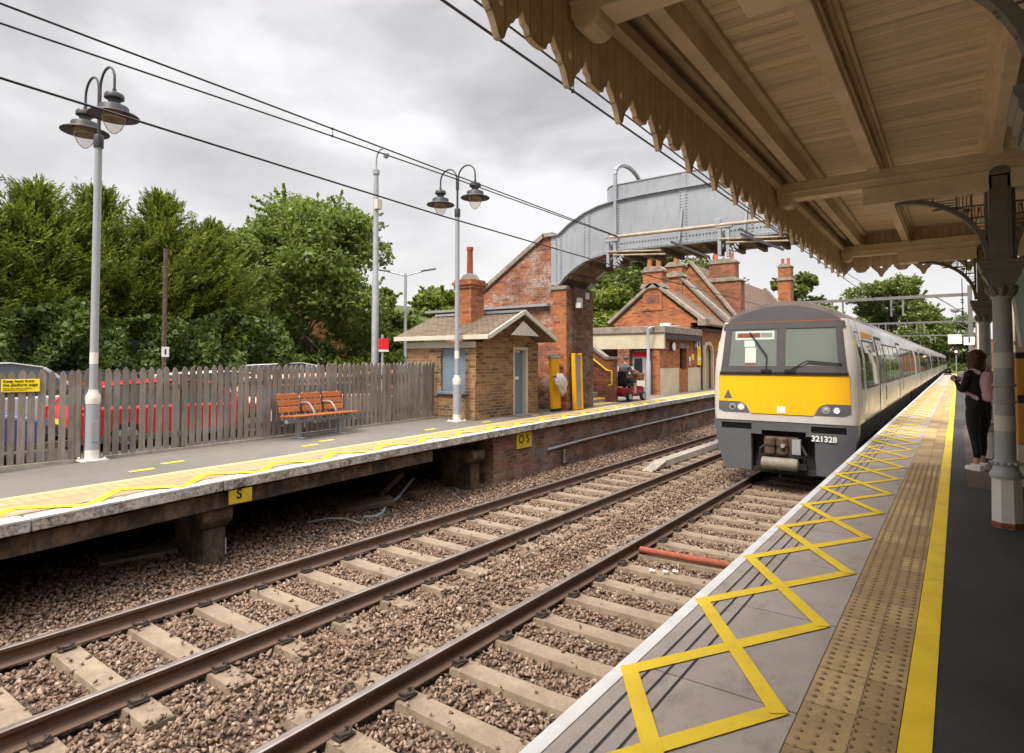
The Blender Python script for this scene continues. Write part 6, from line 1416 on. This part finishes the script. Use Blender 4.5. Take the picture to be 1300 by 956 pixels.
# ================================================================== CARS
def car(label,loc,rz,paint,kind='hatch',hs=1.0,band=.12):
    q=thing('parked_car',label,'car',loc,rz,'cars parked behind the picket fence',world=False)
    L=2.1; q.scale=(1,1,hs)
    if kind=='hatch': low=[(-L,.30),(L,.30),(L+.03,.55),(L-.10,.74),(1.05,.92),(-1.9,.98),(-L,.85)]; cab=[(-1.92,.975),(-1.6,1.42),(-.2,1.50),(.35,1.44),(1.15,.91)]
    elif kind=='van': low=[(-L,.32),(L+.1,.32),(L+.12,.6),(L,.85),(1.35,1.10),(-L,1.12),(-L-.02,.9)]; cab=[(-L+.03,1.115),(-L+.15,1.76),(.2,1.86),(.75,1.76),(1.45,1.09)]
    else: low=[(-L,.30),(L,.30),(L+.03,.55),(L-.10,.74),(1.05,.92),(-1.9,.98),(-L,.85)]; cab=[(-2.0,.975),(-1.85,1.40),(-.2,1.48),(.35,1.42),(1.2,.91)]
    W_=.86
    b=MB(); n=len(low)
    b.prism(low,'y',-W_,W_); b.build('body',M[paint],q,bev=.06)
    # cabin: glass with painted roof and pillars
    def cabin(mb,inset,pts):
        i=len(mb.v); n=len(pts); zb_=min(z for _,z in pts); zt=max(z for _,z in pts)
        for s in (-1,1):
            for x,z in pts: mb.v.append((x,s*(W_-.04-inset-.17*(z-zb_)/(zt-zb_)),z))
        mb.f.append(list(range(i,i+n))); mb.m.append(0); mb.f.append(list(range(i+2*n-1,i+n-1,-1))); mb.m.append(0)
        for k in range(n): l=(k+1)%n; mb.f.append([i+k,i+n+k,i+n+l,i+l]); mb.m.append(0)
    b=MB(); cabin(b,.0,cab); g=b.build('cabin_glass',M['glass_car'],q)
    b=MB(); zt=max(z for _,z in cab)
    roof=[p for p in cab if p[1]>zt-.12]; rp=([(x,zt-band) for x,z in roof]+[(x,z+.03) for x,z in roof[::-1]]) if band>.15 else [(x,z-.005) for x,z in roof]+[(x,z+.03) for x,z in roof[::-1]]; b.prism(rp,'y',-.685-(.05 if band>.15 else 0),.685+(.05 if band>.15 else 0))
    for s in (-1,1):
        for a,c in ((cab[0],cab[1]),(cab[-1],cab[-2])): b.bar((a[0],s*(W_-.03),a[1]),(c[0],s*(W_-.2),c[1]),.07,.07)
        b.bar((-.35,s*(W_-.03),.95),(-.35,s*(W_-.195),zt-.03),.07,.04)
    b.build('roof',M[paint],q,bev=.015)
    for x in (-1.3,1.28):
        for s in (-1,1):
            b=MB(); b.lathe([(.19,-.09),(.30,-.085),(.315,.0),(.30,.085),(.19,.09)],(x,s*.78,.315),18,rot=Matrix.Rotation(R(90),3,'X')); w=b.build('wheel',M['rubber'],q,smooth=True); b=MB(); b.lathe([(.195,-.093),(.10,-.10),(.10,.10),(.195,.093)],(x,s*.78,.315),12,rot=Matrix.Rotation(R(90),3,'X')); b.build('rim',M['galv'],w)
    for s in (-1,1):
        b=MB(); b.box(L-.06,L+.045,s*.62-.17,s*.62+.17,.60,.73); b.build('headlight',M['glass_lamp'],q,bev=.02); b=MB(); zl=.82 if kind!='van' else .95; b.box(-L-.035,-L+.1,s*.74-.1,s*.74+.1,zl-.14,zl+.14); b.build('tail_light',M['red_plastic'],q,bev=.02)
        b=MB(); b.box(.85,1.0,s*(W_+.08)-.07,s*(W_+.08)+.07,.95,1.08); b.build('mirror',M[paint],q,bev=.02)
    b=MB(); b.box(L-.02,L+.07,-.75,.75,.34,.50); b.build('bumper',M['black'],q,bev=.03); b=MB(); b.box(-L-.07,-L+.02,-.75,.75,.36,.55); b.build('bumper',M['black'],q,bev=.03)
    b=MB(); b.box(-L-.08,-L-.06,-.26,.26,.60,.71); b.build('number_plate',M['sign_yellow'],q); return q
zc=.84
car('blue hatchback behind the fence, beneath the yellow sign',(-13.2,1.7,zc),R(84),'car_blue')
car('silver people carrier behind the fence, its pale roof above the pickets at far left',(-16.2,3.95,zc),R(88),'car_silver','van',.87)
car('bright red hatchback right of the first lamp post, behind the fence',(-13.6,6.45,zc),R(91),'car_red','hatch',.85)
car('white hatchback half hidden behind the red one',(-16.6,9.3,zc),R(86),'car_white','hatch',.92)
car('low salmon pink car behind the orange bench and the fence',(-13.3,10.1,zc),R(90),'car_pink','estate',.90,.26)
car('copper orange car behind the right part of the fence near the hut',(-15.6,15.4,zc),R(90),'car_copper','estate',.9,.2)
car('white car farther back, roof showing above the fence behind the bench',(-18.4,12.3,zc),R(88),'car_white','van',.86)
car('dark car behind the fence in front of the ivy, between white cars',(-17.4,6.6,zc),R(88),'car_dark','hatch',.95)
car('white van beside the hut, below the twin armed street light',(-21.0,22.0,zc),R(70),'car_white','van')
# ================================================================== TREES
def leaves(P,size,asp=.5,up=None,dirv=None,spread=1.0):
    n=len(P); d=rng.normal(size=(n,3)) if dirv is None else dirv+rng.normal(size=(n,3))*spread
    d/=np.linalg.norm(d,axis=1)[:,None]; q=rng.normal(size=(n,3)); 
    if up is not None: q=q*.6+np.array([0,0,up])
    s=np.cross(d,q); s/=np.linalg.norm(s,axis=1)[:,None]; nn=np.cross(s,d)
    L=(size if np.ndim(size) else np.full(n,size))*rng.uniform(.7,1.3,n); L=L[:,None]; w=L*asp*.5
    a=P-d*L*.5; c=P+d*L*.5; m=P-d*L*.05+nn*L*.10
    V=np.stack([a,m+s*w,c,m-s*w],1).reshape(-1,3); F=np.arange(4*n).reshape(n,4); return V,F
def clumps_pts(cl,n,shell=.55):
    """points in a set of ellipsoids (cx,cy,cz,rx,ry,rz), denser at their outside, dropped where deep inside another"""
    cl=np.array(cl); vol=cl[:,3]*cl[:,4]+cl[:,4]*cl[:,5]; k=rng.choice(len(cl),n,p=vol/vol.sum())
    u=rng.normal(size=(n,3)); u/=np.linalg.norm(u,axis=1)[:,None]; rr=rng.uniform(shell**3,1,n)**(1/3)
    lump=1+.16*np.sin(u[:,0]*7+k*1.7)+.14*np.sin(u[:,2]*9+k*2.3+u[:,1]*5)
    P=cl[k,:3]+u*cl[k,3:]*(rr*lump)[:,None]
    return P
def trunkmesh(q,x,y,z0,h,r0,limbs):
    b=MB(); b.tube([(x,y,z0-.3),(x+.05,y,z0+h*.3),(x-.04,y+.05,z0+h*.65),(x,y,z0+h)],[r0*1.25,r0,r0*.7,r0*.25],8)
    for (p,c) in limbs: b.tube([p,tuple((np.array(p)*.5+np.array(c)*.5)+np.array([0,0,.15])),c],[r0*.3,r0*.18,r0*.07],6)
    b.build('trunk',M['bark'],q,smooth=True)
def broad(label,x,y,z0,h,rad,n,ls,mat,zb=.25,k=26,seed=1,group=None,name='broadleaf_tree',sq=(1,1)):
    global rng; rng=np.random.default_rng(seed); q=thing(name,label,'tree',(x,y,z0),group=group); cl=[]
    zc0=z0+h*zb
    for i in range(k):
        t=rng.uniform(0,1); zz=zc0+(z0+h-zc0)*t*.92; R0=rad*math.sqrt(max(.06,1-abs((t-.33)/.72)**2.2)); a=rng.uniform(0,2*PI); rr=R0*rng.uniform(.30,.98)
        s=rad*rng.uniform(.16,.38); cl.append((x+rr*math.cos(a)*sq[0],y+rr*math.sin(a)*sq[1],zz,s,s,s*rng.uniform(.6,.85)))
    lim=[((x,y,z0+h*.3+.02*i),(c[0],c[1],c[2])) for i,c in enumerate(cl[:12])]
    trunkmesh(q,x,y,z0,h*.8,max(.10,rad*.04),lim)
    P=clumps_pts(cl,n); sh=[]
    for i in range(int(k*4)):
        c=cl[rng.integers(len(cl))]; u=rng.normal(size=3); u[2]=abs(u[2])*.9; u/=np.linalg.norm(u); p0=np.array(c[:3])+u*np.array(c[3:])*.9; m=int(26); tt=rng.uniform(0,1,m)[:,None]; sh.append(p0+u*tt*rad*.17+rng.normal(0,ls*.30,(m,3))*(1.1-tt))
    P=np.concatenate([P]+sh); V,F=leaves(P,ls,.62,up=.7); np_mesh('crown',V,F,mat,q); return q
def conifer(label,x,y,z0,h,rad,nb,seed,mat=None,ls=.25,low=.04,group='conifers behind the car park'):
    global rng; rng=np.random.default_rng(seed); q=thing('conifer_tree',label,'tree',(x,y,z0),group=group); trunkmesh(q,x,y,z0,h*.92,.16,[])
    PP=[];DD=[];SS=[]
    for i in range(nb):
        t=rng.uniform(low,1)**.9; zb_=z0+h*t*.97; prof=min(1,(1-t)*2.6+.10)**.8*(.75+.25*math.sin(t*9+i)); L=rad*prof*rng.uniform(.7,1.12)+.12; a=rng.uniform(0,2*PI); el=R(rng.uniform(12,38)+30*t**3)
        d=np.array([math.cos(a)*math.cos(el),math.sin(a)*math.cos(el),math.sin(el)]); m=int(24+60*L/rad); u=rng.uniform(.25,1.03,m)
        base=np.array([x,y,zb_-.25*L]); side=np.array([-d[1],d[0],0]); w=(1.06-u)*L*.33
        p=base+d*(u*L)[:,None]+side*(rng.uniform(-1,1,m)*w)[:,None]+np.column_stack([np.zeros(m),np.zeros(m),-.28*L*u**2*(1-t*.6)+rng.normal(0,.05,m)+.30*u**5*L*.4])
        PP.append(p); dd=d+side*(rng.uniform(-1,1,m)*.55)[:,None]+np.array([0,0,-.10]); DD.append(dd); SS.append(np.full(m,ls)*(1.1-.45*u))
    # leader
    m=60; u=rng.uniform(.86,1.03,m); PP.append(np.column_stack([x+rng.normal(0,.10,m)*(1.05-u)*6,y+rng.normal(0,.10,m)*(1.05-u)*6,z0+h*u])); DD.append(np.tile([0,0,1.],(m,1))+rng.normal(0,.5,(m,3))); SS.append(np.full(m,ls*.8))
    V,F=leaves(np.concatenate(PP),np.concatenate(SS),.24,up=.8,dirv=np.concatenate(DD),spread=.22); np_mesh('crown',V,F,mat or M['leaf_conifer'],q); return q
# row of conifers over ivy
for i,(y,h,rad,sd) in enumerate([(3.9,6.95,2.8,20),(5.9,6.55,2.7,21),(7.5,6.8,2.6,22),(9.1,6.95,2.6,23),(2.0,6.3,2.7,24),(10.7,6.3,2.3,25)]):
    conifer(['leftmost conifer with bare wispy tip, above the silver roof','conifer just left of the first lamp post head','tall conifer in the middle of the row right of the first lamp post','conifer with the shaggy right hand outline next to the broad trees','conifer at the left edge of the photo','short conifer filling the gap between the row and the broad trees'][i],-20.6+.5*math.sin(i*3),y,.55,h+.35,rad,760,sd,None,.20,.26)
q=thing('ivy_hedge','dark ivy covered hedge below the conifers along the car park','hedge',(-17.8,5,.8)); rng=np.random.default_rng(5)
b=MB(); b.box(-19.6,-18.6,-6,12.2,.6,3.1); b.build('dark_core',M['hedge_core'],q)
n=52000; y=rng.uniform(-6,12.3,n); t=rng.random(n); zt=3.85+.18*np.sin(y*1.3)+.16*np.sin(y*3.1+1); z=.8+t*(zt-.8); xf=-17.7-.9*t**2+.28*np.sin(y*2.3+z*1.9)+.22*np.sin(y*5.1-z*3.2); P=np.column_stack([xf-rng.exponential(.16,n),y,z])
V,F=leaves(P,.17,.8,dirv=np.tile([.55,0,-.45],(n,1)),spread=.6); np_mesh('leaves',V,F,M['leaf_ivy'],q)
broad('big broad leaved tree left of the camera mast',-24.5,17.4,.8,9.1,4.6,60000,.21,M['leaf_broad'],.02,46,31)
broad('broad leaved tree left of the biggest one, over the white outbuilding',-22.5,12.4,.8,6.5,2.6,30000,.2,M['leaf_broad'],.04,30,32)
broad('small rounded tree filling the gap left of the orange house',-20.3,11.2,.8,5.0,1.7,16000,.18,M['leaf_ivy'],.02,18,33)
broad('low bushy tree to the right of the camera mast',-25,22.6,.8,5.6,2.0,15000,.22,M['leaf_willow'],.02,18,34)
broad('yellow green hanging tree behind the twin armed street light',-27,27,.8,6.3,2.6,17000,.25,M['leaf_willow'],.02,22,35)
broad('leafy tree behind the hut chimney',-29,31.5,.8,7.2,3.2,16000,.27,M['leaf_willow'],.02,22,36)
broad('dark bush at the foot of the broad trees, behind the fence',-21.3,15.0,.8,2.5,1.7,10000,.17,M['leaf_ivy'],.0,14,37,name='bush')
broad('dark bush behind the camera mast foot',-21.5,19.8,.8,3.4,2.1,11000,.17,M['leaf_broad'],.0,16,38,name='bush')
# beyond the bridge
broad('leafy tree seen through the bridge opening above the embankment',-22,44,4.2,9.2,4.6,22000,.32,M['leaf_far'],.05,26,41)
broad('dense tree behind the station house chimneys',-22,56,3.0,11.6,5.6,22000,.36,M['leaf_far'],.05,26,42)
broad('green bank bush just right of the bridge pier',-15.5,30.5,1.6,3.4,2.3,12000,.2,M['leaf_willow'],.0,16,43,name='bush')
broad('bush on the embankment between pier and station gable',-17.8,35,2.2,4.6,3.0,14000,.26,M['leaf_willow'],.0,18,44,name='bush')
broad('tall bush at the back of the embankment under the bridge',-21,38,3.4,5.2,3.2,14000,.27,M['leaf_far'],.0,18,45,name='bush')
conifer('dark drooping conifer behind the broad brick chimney',-16.6,52,1,10.2,4.2,230,46,M['leaf_far'],.42,group=None)
broad('round tree right of the end chimney, above the cab roof',-19.0,97,1,14.2,4.2,14000,.5,M['leaf_far'],.35,22,47)
broad('huge round topped tree above the train roofs',-9.8,128,.6,16.8,9.2,30000,.6,M['leaf_far'],.05,34,48)
broad('lower right shoulder tree beside the huge round one',-1.5,150,.6,11.0,6.0,14000,.6,M['leaf_far'],.02,22,49)
broad('tree behind the platform number sign, right of the gantry mast',5.2,62,.8,8.6,2.8,8000,.32,M['leaf_far'],.2,20,50)
broad('tree overhanging the far platform end behind the second column',6.6,40,.8,7.6,3.0,8000,.26,M['leaf_far'],.15,20,51)
q=thing('reflected_hedge','leafy hedge added beside the near platform for the train windows to reflect','hedge',(6,60,.86)); rng=np.random.default_rng(61); n=30000  # added to put green reflections in the train side windows
P=np.column_stack([6.2+rng.normal(0,.6,n),rng.uniform(20,100,n),.9+rng.random(n)**.8*5.2]); P[:,2]+=.5*np.sin(P[:,1]*.9)*(P[:,2]-.9)/5.2
V,F=leaves(P,.34,.7,up=.5); np_mesh('leaves',V,F,M['leaf_far'],q)
# far woods on the horizon
rng=np.random.default_rng(77); b=None; PP=[]
for k in range(240):
    a=rng.uniform(R(-20),R(112)); d=rng.uniform(210,330); x,y=-d*math.sin(a),d*math.cos(a); 
    if abs(x+4)<9: continue
    s=rng.uniform(6,11); PP.append(np.column_stack([x+rng.normal(0,s*.6,220),y+rng.normal(0,s*.6,220),np.abs(rng.normal(0,s*.42,220))+.5]))
V,F=leaves(np.concatenate(PP),1.7,.7,up=.5); o=np_mesh('far_woods',V,F,M['leaf_far']); tag(o,'low line of distant woods along the horizon','woods',None,'stuff')
# ================================================================== LIGHT, SKY, CAMERA
w=bpy.data.worlds.new('World'); SC.world=w; w.use_nodes=True; t=w.node_tree; bg=t.nodes['Background']
EL,AZ=R(56),R(180)
sky=t.nodes.new('ShaderNodeTexSky'); sky.sky_type='NISHITA'; sky.sun_disc=False; sky.sun_elevation=EL; sky.sun_rotation=AZ; sky.air_density=1.0; sky.dust_density=2.5
tc=t.nodes.new('ShaderNodeTexCoord'); mp=t.nodes.new('ShaderNodeMapping'); mp.inputs['Scale'].default_value=(1,1,2.6); mp.inputs['Location'].default_value=(.35,.1,.2); t.links.new(tc.outputs['Generated'],mp.inputs['Vector'])
def nz(sc,det,ro=.55):
    q=t.nodes.new('ShaderNodeTexNoise'); q.inputs['Scale'].default_value=sc; q.inputs['Detail'].default_value=det; q.inputs['Roughness'].default_value=ro; q.inputs['Distortion'].default_value=.35; t.links.new(mp.outputs[0],q.inputs['Vector']); return q.outputs['Fac']
rp=t.nodes.new('ShaderNodeValToRGB'); t.links.new(nz(1.7,7,.5),rp.inputs['Fac']); e=rp.color_ramp.elements
e[0].position=.37; e[0].color=(1.78,1.70,1.70,1); e[1].position=.60; e[1].color=(3.75,3.64,3.63,1); m=e.new(.48); m.color=(2.6,2.5,2.5,1)
# brighter towards the horizon
sp=t.nodes.new('ShaderNodeSeparateXYZ'); t.links.new(tc.outputs['Generated'],sp.inputs[0])
r2=t.nodes.new('ShaderNodeValToRGB'); t.links.new(sp.outputs['Z'],r2.inputs['Fac']); e=r2.color_ramp.elements; e[0].position=.0; e[0].color=(8.0,7.85,7.8,1); e[1].position=.45; e[1].color=(0,0,0,1); 
r3=t.nodes.new('ShaderNodeMapRange'); r3.inputs['From Min'].default_value=.02; r3.inputs['From Max'].default_value=.34; r3.inputs['To Min'].default_value=.7; r3.inputs['To Max'].default_value=0; t.links.new(sp.outputs['Z'],r3.inputs['Value'])
mx=t.nodes.new('ShaderNodeMix'); mx.data_type='RGBA'; t.links.new(r3.outputs[0],mx.inputs[0]); t.links.new(rp.outputs[0],mx.inputs[6]); mx.inputs[7].default_value=(3.45,3.3,3.27,1)
m2=t.nodes.new('ShaderNodeMix'); m2.data_type='RGBA'; m2.inputs[0].default_value=.93; t.links.new(sky.outputs[0],m2.inputs[6]); t.links.new(mx.outputs[2],m2.inputs[7])
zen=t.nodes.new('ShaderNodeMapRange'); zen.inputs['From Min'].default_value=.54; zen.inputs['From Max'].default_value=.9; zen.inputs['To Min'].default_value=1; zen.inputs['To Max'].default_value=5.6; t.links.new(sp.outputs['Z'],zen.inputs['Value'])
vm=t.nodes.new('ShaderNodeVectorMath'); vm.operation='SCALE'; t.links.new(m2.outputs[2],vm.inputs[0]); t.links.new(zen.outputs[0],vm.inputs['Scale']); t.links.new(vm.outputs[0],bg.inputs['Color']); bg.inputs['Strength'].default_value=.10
sd=bpy.data.lights.new('Sun','SUN'); sd.energy=1.5; sd.angle=R(14); sd.color=(1,.90,.77); so=bpy.data.objects.new('Sun',sd); COL.objects.link(so)
sv=Vector((math.sin(AZ)*math.cos(EL),math.cos(AZ)*math.cos(EL),math.sin(EL))); so.rotation_euler=sv.to_track_quat('Z','Y').to_euler(); so.location=(0,-10,30)
cd=bpy.data.cameras.new('Camera'); cam=bpy.data.objects.new('Camera',cd); COL.objects.link(cam); SC.camera=cam
cd.sensor_width=36; cd.lens=36*780/1300; cd.shift_y=-44.5/1300; cd.clip_start=.05; cd.clip_end=5000
cam.location=(0,0,2.52); cam.rotation_euler=(R(90+1.799),0,R(35.953))
SC.view_settings.view_transform='Standard'; SC.view_settings.look='None'; SC.view_settings.exposure=1.45; SC.view_settings.gamma=1; SC.view_settings.use_curve_mapping=False
SC.cycles.max_bounces=8; SC.cycles.transparent_max_bounces=16; SC.cycles.use_denoising=True
